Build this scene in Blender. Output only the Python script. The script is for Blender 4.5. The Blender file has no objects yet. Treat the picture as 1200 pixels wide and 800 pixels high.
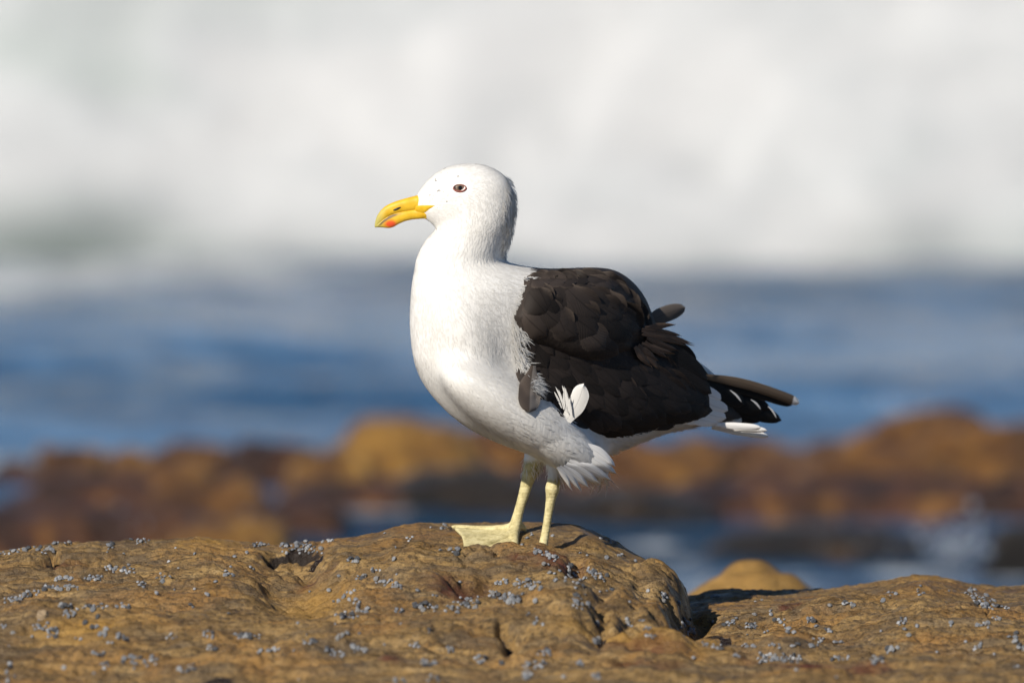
import bpy, bmesh, math, random
import numpy as np
from mathutils import Vector, Matrix
from mathutils.bvhtree import BVHTree
from mathutils.kdtree import KDTree

random.seed(7)
rng = np.random.default_rng(7)
SC = bpy.context.scene
COL = SC.collection

# ------------------------------------------------------------------ camera
CAM = Vector((0.0, -13.333, 0.95))
FWD = (Vector((0, 0, 0.24)) - CAM).normalized()
RIGHT = Vector((1, 0, 0))
UP = RIGHT.cross(FWD).normalized()
cd = bpy.data.cameras.new('camera')
cam = bpy.data.objects.new('camera', cd)
COL.objects.link(cam)
cam.location = CAM
cam.rotation_euler = FWD.to_track_quat('-Z', 'Y').to_euler()
cd.sensor_width = 36
cd.lens = 400
cd.clip_start = 0.1
cd.clip_end = 20000
cd.dof.use_dof = True
cd.dof.focus_distance = 13.30
cd.dof.aperture_fstop = 4.6
SC.camera = cam

# ------------------------------------------------------------------ sky and sun
SUN_EL = math.radians(31)
AZ = Vector((0.58, 0.815, 0)).normalized()          # the way the light travels, seen from above
LIGHT = Vector((AZ.x * math.cos(SUN_EL), AZ.y * math.cos(SUN_EL), -math.sin(SUN_EL)))
w = bpy.data.worlds.new('World')
SC.world = w
w.use_nodes = True
nt = w.node_tree
sky = nt.nodes.new('ShaderNodeTexSky')
sky.sky_type = 'NISHITA'
sky.sun_disc = False
sky.sun_elevation = SUN_EL
sky.sun_rotation = math.atan2(-AZ.x, -AZ.y)
sky.air_density = 1.0
sky.dust_density = 0.0
sky.ozone_density = 4.0
sky.altitude = 1500
bg = nt.nodes['Background']
bg.inputs[1].default_value = 0.062
nt.links.new(sky.outputs[0], bg.inputs[0])
sd = bpy.data.lights.new('sun', 'SUN')
sd.energy = 4.8
sd.angle = math.radians(0.53)
sd.color = (1.0, 0.92, 0.80)
sun = bpy.data.objects.new('sun', sd)
COL.objects.link(sun)
sun.rotation_euler = LIGHT.to_track_quat('-Z', 'Y').to_euler()
sun.location = (-20, -20, 20)
vs = SC.view_settings
vs.view_transform = 'Standard'
vs.look = 'None'
vs.exposure = 0.2
vs.gamma = 1.0
SC.cycles.max_bounces = 6
SC.cycles.sample_clamp_indirect = 6

# ------------------------------------------------------------------ helpers
def ray(px, py):
    return (FWD + RIGHT * ((px - 600) / 1200 * 0.09) - UP * ((py - 400) / 1200 * 0.09))

def P(px, py, y):
    d = ray(px, py)
    return CAM + d * ((y - CAM.y) / d.y)

def proj(v):
    """numpy (n,3) -> px, py"""
    q = np.asarray(v, float) - np.array(CAM)
    f = q @ np.array(FWD)
    return 600 + (q @ np.array(RIGHT)) / f / 0.09 * 1200, 400 - (q @ np.array(UP)) / f / 0.09 * 1200

def mesh(name, verts, faces, mat=None, parent=None, smooth=True):
    me = bpy.data.meshes.new(name)
    verts = np.asarray(verts, float).reshape(-1, 3)
    me.from_pydata(verts.tolist(), [], [list(map(int, f)) for f in faces])
    if smooth:
        me.polygons.foreach_set('use_smooth', [True] * len(me.polygons))
    me.update()
    o = bpy.data.objects.new(name, me)
    COL.objects.link(o)
    if mat:
        me.materials.append(mat)
    if parent:
        o.parent = parent
    return o

def grid_faces(n, m, wrap=False):
    f = []
    for i in range(n - 1):
        for j in range(m if wrap else m - 1):
            k = (j + 1) % m
            f.append((i * m + j, i * m + k, (i + 1) * m + k, (i + 1) * m + j))
    return f

def fast_grid(name, V, n, m, mat):
    """big n x m grid, made with foreach_set"""
    i, j = np.meshgrid(np.arange(n - 1), np.arange(m - 1), indexing='ij')
    a = (i * m + j).ravel()
    q = np.stack([a, a + 1, a + m + 1, a + m], 1).astype(np.int32)
    me = bpy.data.meshes.new(name)
    me.vertices.add(n * m)
    me.vertices.foreach_set('co', V.astype(np.float32).ravel())
    me.loops.add(q.size)
    me.loops.foreach_set('vertex_index', q.ravel())
    me.polygons.add(len(q))
    me.polygons.foreach_set('loop_start', np.arange(0, q.size, 4, dtype=np.int32))
    me.polygons.foreach_set('use_smooth', np.ones(len(q), bool))
    me.update(calc_edges=True)
    me.validate()
    o = bpy.data.objects.new(name, me)
    COL.objects.link(o)
    me.materials.append(mat)
    return o

def fattr(o, name, vals):
    a = o.data.attributes.new(name, 'FLOAT', 'POINT')
    a.data.foreach_set('value', np.asarray(vals, np.float32))

def tag(o, label=None, cat=None, group=None, kind=None):
    if label: o['label'] = label
    if cat: o['category'] = cat
    if group: o['group'] = group
    if kind: o['kind'] = kind
    return o

def _hash(ix, iy, iz, seed):
    h = (ix.astype(np.int64) * 374761393 + iy.astype(np.int64) * 668265263 + iz.astype(np.int64) * 2147483647 + seed * 974634777) & 0xFFFFFFFF
    h = ((h ^ (h >> 13)) * 1274126177) & 0xFFFFFFFF
    h = ((h ^ (h >> 16)) * 2246822519) & 0xFFFFFFFF
    return (h ^ (h >> 15)).astype(np.float64) / 4294967295.0 * 2 - 1

def vnoise(x, y, z=None, seed=0):
    x = np.asarray(x, float); y = np.asarray(y, float)
    z = np.zeros_like(x) if z is None else np.asarray(z, float)
    x0, y0, z0 = np.floor(x), np.floor(y), np.floor(z)
    fx, fy, fz = x - x0, y - y0, z - z0
    s = lambda t: t * t * t * (t * (t * 6 - 15) + 10)
    fx, fy, fz = s(fx), s(fy), s(fz)
    r = 0
    for dx in (0, 1):
        for dy in (0, 1):
            for dz in (0, 1):
                r = r + _hash(x0 + dx, y0 + dy, z0 + dz, seed) * (fx if dx else 1 - fx) * (fy if dy else 1 - fy) * (fz if dz else 1 - fz)
    return r

def fbm(x, y, z=None, oct=4, seed=0, gain=0.5):
    r, a = 0, 1.0
    for k in range(oct):
        f = 2.03 ** k
        # rotate the octaves so that the lattice does not show
        c, s_ = math.cos(k * 0.9 + 0.4), math.sin(k * 0.9 + 0.4)
        r = r + a * vnoise((x * c - y * s_) * f, (x * s_ + y * c) * f, None if z is None else z * f, seed + k)
        a *= gain
    return r

def sstep(a, b, x):
    t = np.clip((x - a) / (b - a), 0, 1)
    return t * t * (3 - 2 * t)

# ------------------------------------------------------------------ material helpers
class N:
    def __init__(s, name):
        s.m = bpy.data.materials.new(name)
        s.m.use_nodes = True
        s.t = s.m.node_tree
        s.b = s.t.nodes['Principled BSDF']
    def n(s, kind, **kw):
        o = s.t.nodes.new(kind)
        for k, v in kw.items():
            if k in o.inputs:
                s.put(o.inputs[k], v)
            else:
                setattr(o, k, v)
        return o
    def put(s, inp, v):
        if isinstance(v, bpy.types.NodeSocket):
            s.t.links.new(v, inp)
        elif isinstance(v, (tuple, list)) and len(v) == 3 and inp.type == 'RGBA':
            inp.default_value = (*v, 1)
        else:
            inp.default_value = v
    def coord(s, scale=(1, 1, 1), which='Object', rot=(0, 0, 0)):
        c = s.n('ShaderNodeTexCoord')
        m = s.n('ShaderNodeMapping', Scale=scale, Rotation=rot)
        s.t.links.new(c.outputs[which], m.inputs['Vector'])
        return m.outputs[0]
    def noise(s, vec, scale, detail=4, rough=0.55, dist=0.0):
        o = s.n('ShaderNodeTexNoise', Vector=vec, Scale=scale, Detail=detail, Roughness=rough, Distortion=dist)
        return o.outputs['Fac']
    def ramp(s, fac, stops, interp='LINEAR'):
        r = s.n('ShaderNodeValToRGB')
        r.color_ramp.interpolation = interp
        e = r.color_ramp.elements
        while len(e) < len(stops):
            e.new(0.5)
        for k, (p, c) in enumerate(stops):
            e[k].position = p
            e[k].color = (*c, 1) if isinstance(c, tuple) else (c, c, c, 1)
        s.put(r.inputs[0], fac)
        return r.outputs[0]
    def mix(s, fac, a, b, mode='MIX'):
        m = s.n('ShaderNodeMix', data_type='RGBA', blend_type=mode)
        s.put(m.inputs[0], fac); s.put(m.inputs[6], a); s.put(m.inputs[7], b)
        return m.outputs[2]
    def math(s, op, a, b=0.0, clamp=False):
        m = s.n('ShaderNodeMath', operation=op, use_clamp=clamp)
        s.put(m.inputs[0], a); s.put(m.inputs[1], b)
        return m.outputs[0]
    def attr(s, name):
        a = s.n('ShaderNodeAttribute', attribute_name=name)
        return a.outputs['Fac']
    def bump(s, h, strength, dist, normal=None):
        b = s.n('ShaderNodeBump', Height=h, Strength=strength, Distance=dist)
        if normal is not None:
            s.put(b.inputs['Normal'], normal)
        return b.outputs[0]
    def set(s, **kw):
        for k, v in kw.items():
            s.put(s.b.inputs[k.replace('_', ' ')], v)
        return s.m

def mat_rock():
    s = N('ochre_sandstone')
    o = s.coord()
    so = s.coord((0.45, 1.2, 1.6), rot=(0, 0, 0.1))
    big = s.noise(o, 7, 5, 0.6, 0.6)
    med = s.noise(so, 26, 6, 0.65, 0.8)
    fine = s.noise(o, 190, 5, 0.7)
    grain = s.noise(o, 620, 3, 0.7)
    c = s.ramp(med, [(0.30, (0.075, 0.043, 0.016)), (0.44, (0.185, 0.110, 0.038)), (0.56, (0.295, 0.185, 0.066)), (0.72, (0.44, 0.30, 0.14))])
    grey = s.ramp(s.noise(so, 12, 6, 0.7, 1.2), [(0.47, 0.0), (0.58, 0.85)])
    c = s.mix(grey, c, (0.130, 0.092, 0.052))
    orange = s.ramp(big, [(0.50, 0.0), (0.66, 0.65)])
    c = s.mix(orange, c, (0.31, 0.155, 0.036))
    pale = s.ramp(s.noise(so, 60, 4, 0.7, 1.5), [(0.62, 0.0), (0.74, 0.6)])
    c = s.mix(pale, c, (0.50, 0.37, 0.20))
    dark = s.ramp(s.noise(so, 38, 6, 0.7, 2.0), [(0.33, 0.8), (0.45, 0.0)])
    c = s.mix(dark, c, (0.040, 0.026, 0.015))
    c = s.mix(s.ramp(fine, [(0.38, 0.8), (0.50, 0.0)]), c, (0.045, 0.028, 0.013))
    c = s.mix(s.ramp(grain, [(0.58, 0.0), (0.70, 0.75)]), c, (0.42, 0.31, 0.16))
    red = s.attr('red')
    c = s.mix(s.math('MULTIPLY', red, s.ramp(s.noise(o, 55, 4, 0.6), [(0.35, 0.4), (0.6, 1.0)])), c, (0.085, 0.019, 0.008))
    c = s.mix(s.attr('gold'), c, s.mix(fine, (0.20, 0.10, 0.019), (0.46, 0.27, 0.058)))
    wet_shade = s.ramp(s.math('ADD', s.attr('wet'), s.math('MULTIPLY', s.math('SUBTRACT', s.noise(o, 90, 4, 0.6), 0.5), 0.8)), [(0.42, 0.0), (0.58, 1.0)])  # wet stain, and the shade of hollows painted in near-black
    c = s.mix(wet_shade, c, (0.020, 0.012, 0.008))
    h = s.math('ADD', s.math('MULTIPLY', fine, 0.7), s.math('MULTIPLY', grain, 0.35))
    h = s.math('ADD', h, s.math('MULTIPLY', med, 1.3))
    nrm = s.bump(h, 0.9, 0.0042)
    rough = s.ramp(s.noise(o, 30, 4, 0.6), [(0.35, 0.33), (0.65, 0.78)])
    rough = s.math('SUBTRACT', rough, s.math('MULTIPLY', wet_shade, 0.22))
    return s.set(Base_Color=c, Normal=nrm, Roughness=rough, Specular_IOR_Level=0.4)

def mat_reef(name, lo, mid, hi, scale=9, rough=0.42):
    s = N(name)
    o = s.coord()
    c = s.ramp(s.noise(o, scale, 5, 0.65, 1.0), [(0.34, lo), (0.50, mid), (0.62, hi)])
    c = s.mix(s.ramp(s.noise(o, scale * 4, 3, 0.6), [(0.40, 0.7), (0.52, 0.0)]), c, lo)
    nrm = s.bump(s.noise(o, scale * 5, 5, 0.7), 1.0, 0.03)
    return s.set(Base_Color=c, Normal=nrm, Roughness=rough)

def mat_sea():
    s = N('sea_water')
    o = s.coord((0.55, 1.0, 1.0))
    h = s.math('ADD', s.noise(o, 2.2, 6, 0.6, 0.5), s.math('MULTIPLY', s.noise(o, 9.0, 4, 0.6), 0.35))
    nrm = s.bump(h, 1.0, 0.22)
    f = s.attr('foam')
    fn = s.noise(o, 6.0, 6, 0.7, 0.8)
    fm = s.math('MULTIPLY', f, 1.0)
    k = s.ramp(s.math('ADD', fm, s.math('MULTIPLY', s.math('SUBTRACT', fn, 0.5), 0.9)), [(0.45, 0.0), (0.62, 1.0)])
    c = s.mix(k, s.ramp(s.noise(s.coord((0.22, 0.75, 1)), 1.0, 4, 0.6, 0.6), [(0.36, (0.014, 0.045, 0.092)), (0.50, (0.055, 0.135, 0.265)), (0.64, (0.15, 0.24, 0.37))]), (0.47, 0.50, 0.52))
    r = s.math('ADD', s.math('MULTIPLY', k, 0.6), 0.10)
    return s.set(Base_Color=c, Normal=nrm, Roughness=r, IOR=1.33)

def mat_foam():
    s = N('wave_foam')
    o = s.coord((0.7, 1, 1))
    c = s.ramp(s.noise(o, 0.9, 4, 0.55, 0.7), [(0.34, (0.415, 0.455, 0.45)), (0.50, (0.495, 0.515, 0.53)), (0.64, (0.56, 0.57, 0.58))])
    thin = s.attr('thin')
    c = s.mix(thin, c, (0.12, 0.15, 0.145))
    nrm = s.bump(s.noise(o, 5, 7, 0.75), 0.5, 0.05)
    return s.set(Base_Color=c, Normal=nrm, Roughness=0.85, Specular_IOR_Level=0.1, Subsurface_Weight=1.0, Subsurface_Scale=0.7, Subsurface_Radius=(1.0, 1.0, 1.0))

def mat_white_body():
    s = N('gull_body')
    o = s.coord((1, 1, 0.45))
    c = s.ramp(s.noise(o, 40, 4, 0.6), [(0.35, (0.74, 0.725, 0.695)), (0.6, (0.79, 0.78, 0.76))])
    # brownish flecks between bill and eye
    g = s.n('ShaderNodeTexCoord')
    fl = s.ramp(s.n('ShaderNodeTexVoronoi', Vector=g.outputs['Object'], Scale=330.0).outputs['Distance'], [(0.13, 1.0), (0.26, 0.0)])
    gate = s.ramp(s.noise(g.outputs['Object'], 150, 2, 0.5), [(0.48, 0.0), (0.58, 1.0)])
    c = s.mix(s.math('MULTIPLY', s.math('MULTIPLY', fl, gate), s.attr('fleck')), c, (0.30, 0.20, 0.13))
    c = s.mix(s.attr('dark'), c, (0.026, 0.020, 0.017))
    leg = s.ramp(s.noise(g.outputs['Object'], 120, 5, 0.7), [(0.34, (0.36, 0.31, 0.15)), (0.52, (0.56, 0.49, 0.26)), (0.68, (0.66, 0.60, 0.36))])
    scute = s.n('ShaderNodeTexWave', wave_type='BANDS', bands_direction='Z', Vector=g.outputs['Object'], Scale=75.0, Distortion=2.0).outputs['Fac']
    c = s.mix(s.attr('leg'), c, leg)
    hh = s.mix(s.attr('leg'), s.noise(s.coord((1, 1, 0.35)), 160, 4, 0.7), s.math('ADD', s.math('MULTIPLY', scute, 0.3), s.noise(g.outputs['Object'], 300, 4, 0.7)))
    nrm = s.bump(hh, 0.5, 0.0014)
    return s.set(Base_Color=c, Normal=nrm, Roughness=0.68, Specular_IOR_Level=0.25)

def mat_strand():
    s = N('white_plumage')
    t = s.attr('tint')
    c = s.mix(t, (0.735, 0.72, 0.69), (0.80, 0.79, 0.77))
    c = s.mix(s.attr('dark'), c, (0.035, 0.027, 0.022))
    m = s.set(Base_Color=c, Roughness=0.8, Specular_IOR_Level=0.15)
    tr = s.n('ShaderNodeBsdfTranslucent', Color=c)
    mx = s.n('ShaderNodeMixShader', Fac=0.12)
    s.t.links.new(s.b.outputs[0], mx.inputs[1]); s.t.links.new(tr.outputs[0], mx.inputs[2])
    s.t.links.new(mx.outputs[0], s.t.nodes['Material Output'].inputs[0])
    return m

def mat_feather(name, base, light, edge, white_tip=None, spec=0.14, rough=0.62, half=None):
    """fu = across (-1..1), fv = root to tip (0..1), tint = per feather"""
    s = N(name)
    fu, fv, tint = s.attr('fu'), s.attr('fv'), s.attr('tint')
    c = s.mix(tint, base, light)
    au = s.math('ABSOLUTE', fu)
    if half:
        c = s.mix(s.ramp(s.math('ADD', s.math('MULTIPLY', fu, 0.5), 0.5), [(0.44, 1.0), (0.54, 0.0)]), c, half)
    e = s.math('MAXIMUM', s.ramp(au, [(0.72, 0.0), (1.0, 0.8)]), s.ramp(fv, [(0.86, 0.0), (1.0, 0.8)]))
    o = s.coord()
    c = s.mix(s.math('MULTIPLY', e, s.ramp(s.noise(o, 120, 3, 0.6), [(0.35, 0.1), (0.65, 1.0)])), c, edge)
    c = s.mix(s.ramp(au, [(0.0, 0.55), (0.07, 0.0)]), c, tuple(x * 0.45 for x in base))
    if white_tip:
        c = s.mix(s.ramp(fv, [(white_tip, 0.0), (min(0.999, white_tip + 0.012), 1.0)]), c, (0.78, 0.77, 0.75))
    # barbs: fine oblique ridges running from the shaft to the edge
    ph = s.math('ADD', s.math('MULTIPLY', fv, 150.0), s.math('MULTIPLY', au, -34.0))
    ph = s.math('ADD', ph, s.math('MULTIPLY', s.noise(o, 90, 3, 0.6), 14.0))
    nrm = s.bump(s.math('SINE', ph), 0.22, 0.0005)
    c = s.mix(s.math('MULTIPLY', s.ramp(s.math('SINE', ph), [(0.2, 0.0), (1.0, 1.0)]), 0.10), c, light)
    return s.set(Base_Color=c, Normal=nrm, Roughness=rough, Specular_IOR_Level=spec)

def plain(name, col, rough=0.5, spec=0.5, var=0.25, scale=80):
    s = N(name)
    o = s.coord()
    c = s.ramp(s.noise(o, scale, 4, 0.6), [(0.3, tuple(x * (1 - var) for x in col)), (0.7, tuple(min(1, x * (1 + var)) for x in col))])
    return s.set(Base_Color=c, Roughness=rough, Specular_IOR_Level=spec)

M_ROCK = mat_rock()
M_SEA = mat_sea()
M_FOAM = mat_foam()
M_BODY = mat_white_body()
M_STRAND = mat_strand()
M_SCAP = mat_feather('mantle_feather', (0.017, 0.014, 0.0125), (0.074, 0.058, 0.050), (0.095, 0.073, 0.058))
M_COV = mat_feather('covert_feather', (0.013, 0.011, 0.010), (0.045, 0.035, 0.031), (0.062, 0.047, 0.039))
M_SEC = mat_feather('black_flight_feather', (0.011, 0.010, 0.010), (0.020, 0.017, 0.016), (0.028, 0.023, 0.02))
M_PRIM = mat_feather('brown_primary', (0.060, 0.044, 0.030), (0.13, 0.095, 0.066), (0.10, 0.075, 0.053), white_tip=0.93)
M_PRIMB = mat_feather('black_primary', (0.008, 0.008, 0.008), (0.012, 0.011, 0.011), (0.015, 0.013, 0.012))
M_WHITEF = mat_feather('white_feather', (0.74, 0.73, 0.71), (0.82, 0.81, 0.80), (0.84, 0.83, 0.82), spec=0.2, rough=0.7)
M_GREYF = mat_feather('grey_brown_feather', (0.105, 0.088, 0.078), (0.155, 0.135, 0.12), (0.19, 0.165, 0.145))
M_SPLIT = mat_feather('split_grey_feather', (0.060, 0.046, 0.038), (0.085, 0.068, 0.058), (0.10, 0.085, 0.075), half=(0.20, 0.18, 0.165))
M_FLUFF = mat_feather('downy_white_feather', (0.50, 0.49, 0.47), (0.66, 0.65, 0.63), (0.80, 0.79, 0.77))
M_TUFT = mat_feather('brown_tuft_feather', (0.075, 0.046, 0.030), (0.16, 0.105, 0.072), (0.19, 0.14, 0.10))

# ------------------------------------------------------------------ front rock
def yz(py, y):
    """height of the point that pixel row py shows at depth y"""
    th = math.atan((0.95 - 0.24) / 13.333)
    return 0.95 - (np.asarray(y) + 13.333) * np.tan(th + np.arctan((np.asarray(py) - 400) * 0.09 / 1200))

CRA = np.array([(-900, 700), (-500, 665), (-200, 655), (0, 646), (40, 639), (70, 634), (100, 632), (150, 630), (200, 631), (240, 628), (290, 634), (320, 637),
                (345, 634), (380, 633), (420, 630), (445, 624), (462, 617), (490, 612), (540, 613), (600, 611), (650, 612), (680, 617), (700, 625),
                (725, 637), (745, 650), (768, 662), (790, 671), (800, 680), (806, 695), (820, 760), (850, 850), (1000, 1000), (2400, 1100)], float)
CRB = np.array([(-900, 900), (500, 800), (740, 720), (800, 700), (830, 693), (860, 690), (900, 692), (950, 691), (985, 688), (1015, 684), (1045, 679),
                (1080, 675), (1110, 679), (1140, 684), (1170, 685), (1200, 684), (1350, 678), (1700, 690), (2400, 760)], float)
YA, YB, YF = 0.08, 0.30, -0.85

# (px, py, rx, ry, lift mm): dents and humps seen on the rock
FEAT = [
    (352, 690, 40, 32, -15), (395, 680, 24, 24, 5), (345, 647, 20, 4.5, -34), (368, 660, 14, 6, -8), (785, 703, 26, 16, 4), (818, 737, 15, 14, -10),
    (62, 650, 8, 6, -26), (100, 655, 34, 5, -9), (30, 662, 40, 10, 5), (90, 708, 45, 5, -5), (50, 725, 40, 14, 7), (150, 740, 70, 12, 5),
    (560, 688, 34, 14, -12), (500, 676, 50, 16, 7), (620, 665, 60, 12, 5), (452, 694, 45, 4, -6), (430, 705, 60, 7, 5),
    (540, 735, 60, 14, 6), (597, 748, 10, 9, -12), (480, 755, 60, 5, -6),
    (668, 716, 34, 24, 16), (703, 738, 13, 24, -9), (722, 722, 14, 20, 6), (742, 742, 10, 18, -8), (668, 672, 12, 10, -11), (690, 632, 18, 5, 6),
    (775, 690, 26, 16, 9), (792, 722, 17, 20, -17), (812, 738, 20, 12, -12), (800, 704, 20, 7, 6), (760, 735, 30, 18, 9),
    (745, 757, 90, 7, 7), (770, 764, 30, 4, -8), (760, 785, 32, 5, -14), (820, 775, 60, 6, 6), (915, 773, 36, 5, -15), (905, 757, 60, 5, 9),
    (980, 722, 60, 14, 9), (1090, 705, 50, 8, -7), (1080, 690, 40, 7, 5), (1120, 735, 80, 12, 9), (1040, 765, 90, 5, -7), (1060, 785, 120, 7, 5),
    (300, 765, 110, 5, -6), (330, 785, 110, 6, 6), (120, 770, 90, 5, -6), (195, 700, 60, 12, 4), (230, 660, 40, 12, 4), (475, 762, 14, 4, -12),
    (425, 775, 16, 4, -9), (110, 795, 60, 6, -8), (690, 793, 40, 5, 6), (585, 772, 50, 4, -6),
]
RED = [(88, 656, 26, 4), (125, 655, 10, 4), (368, 668, 18, 6), (770, 764, 40, 5), (762, 785, 40, 6), (915, 776, 40, 5), (950, 787, 22, 4), (540, 690, 34, 12),
       (470, 777, 18, 5), (640, 664, 30, 5), (965, 773, 18, 3), (928, 720, 8, 5), (556, 773, 20, 5), (1010, 790, 30, 4)]
WET_SHADE = [(62, 652, 7, 8), (345, 646, 24, 6), (366, 650, 9, 5), (672, 676, 9, 7), (915, 772, 30, 5), (597, 749, 7, 8), (763, 785, 20, 4), (478, 762, 9, 3), (430, 775, 10, 4), (255, 797, 14, 4), (796, 735, 14, 10), (840, 757, 8, 3), (500, 708, 4, 6), (868, 770, 8, 4), (86, 706, 6, 3), (703, 745, 6, 8)]  # wet algae stains, plus shade painted into hollows and grooves
GOLD = [(1075, 710, 34, 8), (790, 682, 22, 8), (360, 700, 30, 24), (730, 750, 60, 6), (100, 745, 50, 10), (1080, 677, 25, 4), (830, 772, 60, 5), (240, 632, 40, 4)]

def rock_z(X, Y):
    D = Y + 13.333
    PX = 600 + X / (D * 0.09) * 1200
    ca = np.interp(PX, CRA[:, 0], CRA[:, 1])
    cb = np.interp(PX, CRB[:, 0], CRB[:, 1])
    wob = 0.02 * fbm(X * 5, Y * 0 + 3, seed=90, oct=2)
    def body(c, yc):
        t = np.clip((yc - Y) / (yc - YF), 0, 3)
        py = c + (np.maximum(800, c + 40) - c) * t
        z = yz(py, Y)
        back = np.clip(Y - yc, 0, 10)
        zc = yz(c, yc)
        zb = zc - 0.10 * back - 1.9 * back ** 1.6
        return np.where(Y > yc, zb, z)
    za = body(ca, YA + wob)
    zb = body(cb, YB + wob)
    k = 0.012
    h = np.clip(0.5 + 0.5 * (za - zb) / k, 0, 1)
    z = zb * (1 - h) + za * h + k * h * (1 - h)
    # front of the ledge drops to the sea
    fr = np.clip(-1.2 - Y, 0, 10)
    z = z - 0.35 * fr ** 1.5
    sd_ = np.clip(np.abs(X) - 2.2, 0, 10)
    z = z - 0.4 * sd_ ** 1.5
    return z, ca, cb, PX, D

def pix_y(px, py):
    c = float(np.interp(px, CRA[:, 0], CRA[:, 1])); yc = YA
    cb = float(np.interp(px, CRB[:, 0], CRB[:, 1]))
    if cb < c:
        c, yc = cb, YB
    t = (py - c) / (800 - c)
    y = yc - t * (yc - YF)
    return y, (yc - YF) / (800 - c)

xs = np.concatenate([np.linspace(-4.5, -0.72, 60)[:-1], np.arange(-0.72, 0.721, 0.0026), np.linspace(0.72, 4.5, 60)[1:]])
ys = np.concatenate([np.linspace(-4.0, -0.98, 50)[:-1], np.arange(-0.98, 0.36, 0.0026), np.linspace(0.362, 1.1, 30)[1:]])
Y, X = np.meshgrid(ys, xs, indexing='ij')
Z, CA, CB, PX, DD = rock_z(X, Y)
onB = sstep(800, 830, PX)
red = np.zeros_like(Z); gold = np.zeros_like(Z)
wx = X + 0.012 * fbm(X * 22, Y * 22, seed=31, oct=3)
wy = Y + 0.020 * fbm(X * 22, Y * 22, seed=37, oct=3)
def blob(px, py, rx, ry, power=2):
    y, k = pix_y(px, py)
    x = (px - 600) / 1200 * 0.09 * (y + 13.333)
    q = ((wx - x) / (rx * 0.001 * 1.1)) ** 2 + ((wy - y) / max(0.012, ry * k)) ** 2
    return np.exp(-q ** (power / 2) * 0.9)
for (px, py, rx, ry, a) in FEAT:
    Z = Z + a * 0.0019 * blob(px, py, rx, ry, 3 if a < -10 else 2)
for r in RED:
    red = np.maximum(red, blob(*r, 3))
wet = np.zeros_like(Z)  # per-vertex mask: wet stain and painted hollow shade together
for r in WET_SHADE:
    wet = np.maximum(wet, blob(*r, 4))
for r in GOLD:
    gold = np.maximum(gold, 0.75 * blob(*r, 2))
# the saddle the gull stands in and the lip in front of its feet
saddle = np.exp(-((X - 0.0) / 0.14) ** 4)
Z = Z - 0.011 * saddle * np.exp(-((Y + 0.035) / 0.045) ** 2) + 0.0105 * saddle * np.exp(-((Y + 0.130) / 0.032) ** 2)
# weathering
calm = 1 - 0.85 * np.exp(-((X + 0.02) / 0.15) ** 4) * np.exp(-((Y - 0.01) / 0.10) ** 4)
edge = np.clip(np.minimum((YA - Y) / 0.10, 1), 0.25, 1)
Z += calm * edge * 0.007 * fbm(X * 8, Y * 5, seed=3, oct=3)
Z += calm * edge * 0.0022 * fbm(X * 22, Y * 34, seed=11, oct=3)
crk = np.abs(fbm(X * 3.2 + 0.8 * Y, Y * 11, seed=13, oct=3)); Z -= calm * edge * 0.011 * sstep(0.055, 0.0, crk) * sstep(-0.15, 0.35, fbm(X * 4, Y * 4, seed=15, oct=2))
Z += calm * 0.0013 * fbm(X * 120, Y * 120, seed=17, oct=3)
rid = 1 - np.abs(fbm(X * 5 + 0.4 * Y, Y * 26, seed=23, oct=4))
Z += calm * edge * 0.010 * np.clip(rid - 0.8, -1, 0.2)
ter = fbm(X * 4, Y * 13, seed=29, oct=4) * 3
st = np.floor(ter) + sstep(0.0, 0.18, ter - np.floor(ter))
Z += calm * edge * 0.0045 * (st - ter)
pit = vnoise(X * 75, Y * 75, seed=41)
Z -= calm * 0.0035 * sstep(0.55, 0.85, pit)
rock = fast_grid('rock_ledge', np.stack([X, Y, Z], -1).reshape(-1, 3), len(ys), len(xs), M_ROCK)
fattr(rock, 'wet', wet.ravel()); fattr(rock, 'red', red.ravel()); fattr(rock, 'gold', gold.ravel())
tag(rock, 'brown weathered sandstone ledge the gull stands on', None, None, 'structure')
ROCK_BVH = BVHTree.FromPolygons(np.stack([X, Y, Z], -1).reshape(-1, 3).tolist(), [tuple(p.vertices) for p in rock.data.polygons])
def rock_at(x, y):
    h = ROCK_BVH.ray_cast(Vector((x, y, 2)), Vector((0, 0, -1)))
    return h[0].z if h[0] is not None else -0.1

# ------------------------------------------------------------------ sea
SEA = -0.5
gx = np.concatenate([-np.geomspace(3500, 16, 40)[:-1], np.linspace(-16, 16, 420), np.geomspace(16, 3500, 40)[1:]])
gy = np.concatenate([-np.geomspace(300, 16, 15)[:-1], np.linspace(-16, 2.6, 60)[:-1], np.linspace(2.6, 34, 520), np.geomspace(34, 6000, 50)[1:]])
YY, XX = np.meshgrid(gy, gx, indexing='ij')
amp = 1.0 / (1 + np.clip(np.abs(XX) - 40, 0, None) / 60) * sstep(1500, 40, np.abs(YY) + 0.0)
ZZ = SEA + amp * (0.35 + 0.65 * sstep(8.5, 11, YY)) * (0.085 * fbm(XX * 0.28, YY * 0.75, seed=51, oct=3) + 0.026 * fbm(XX * 1.3, YY * 2.3, seed=55, oct=3))
foam = np.zeros_like(ZZ)
def sea_y(py):
    th = math.atan((0.95 - 0.24) / 13.333)
    return (0.95 - SEA) / math.tan(th + math.atan((py - 400) * 0.09 / 1200)) - 13.333
def foam_blob(px, py, rx, ry, a):
    global foam
    y = sea_y(py); x = (px - 600) / 1200 * 0.09 * (y + 13.333)
    y2 = sea_y(py + ry)
    foam = np.maximum(foam, a * np.exp(-((XX - x) / (rx * 0.0017)) ** 2 - ((YY - y) / (abs(y - y2) + 0.05)) ** 2))
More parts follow.
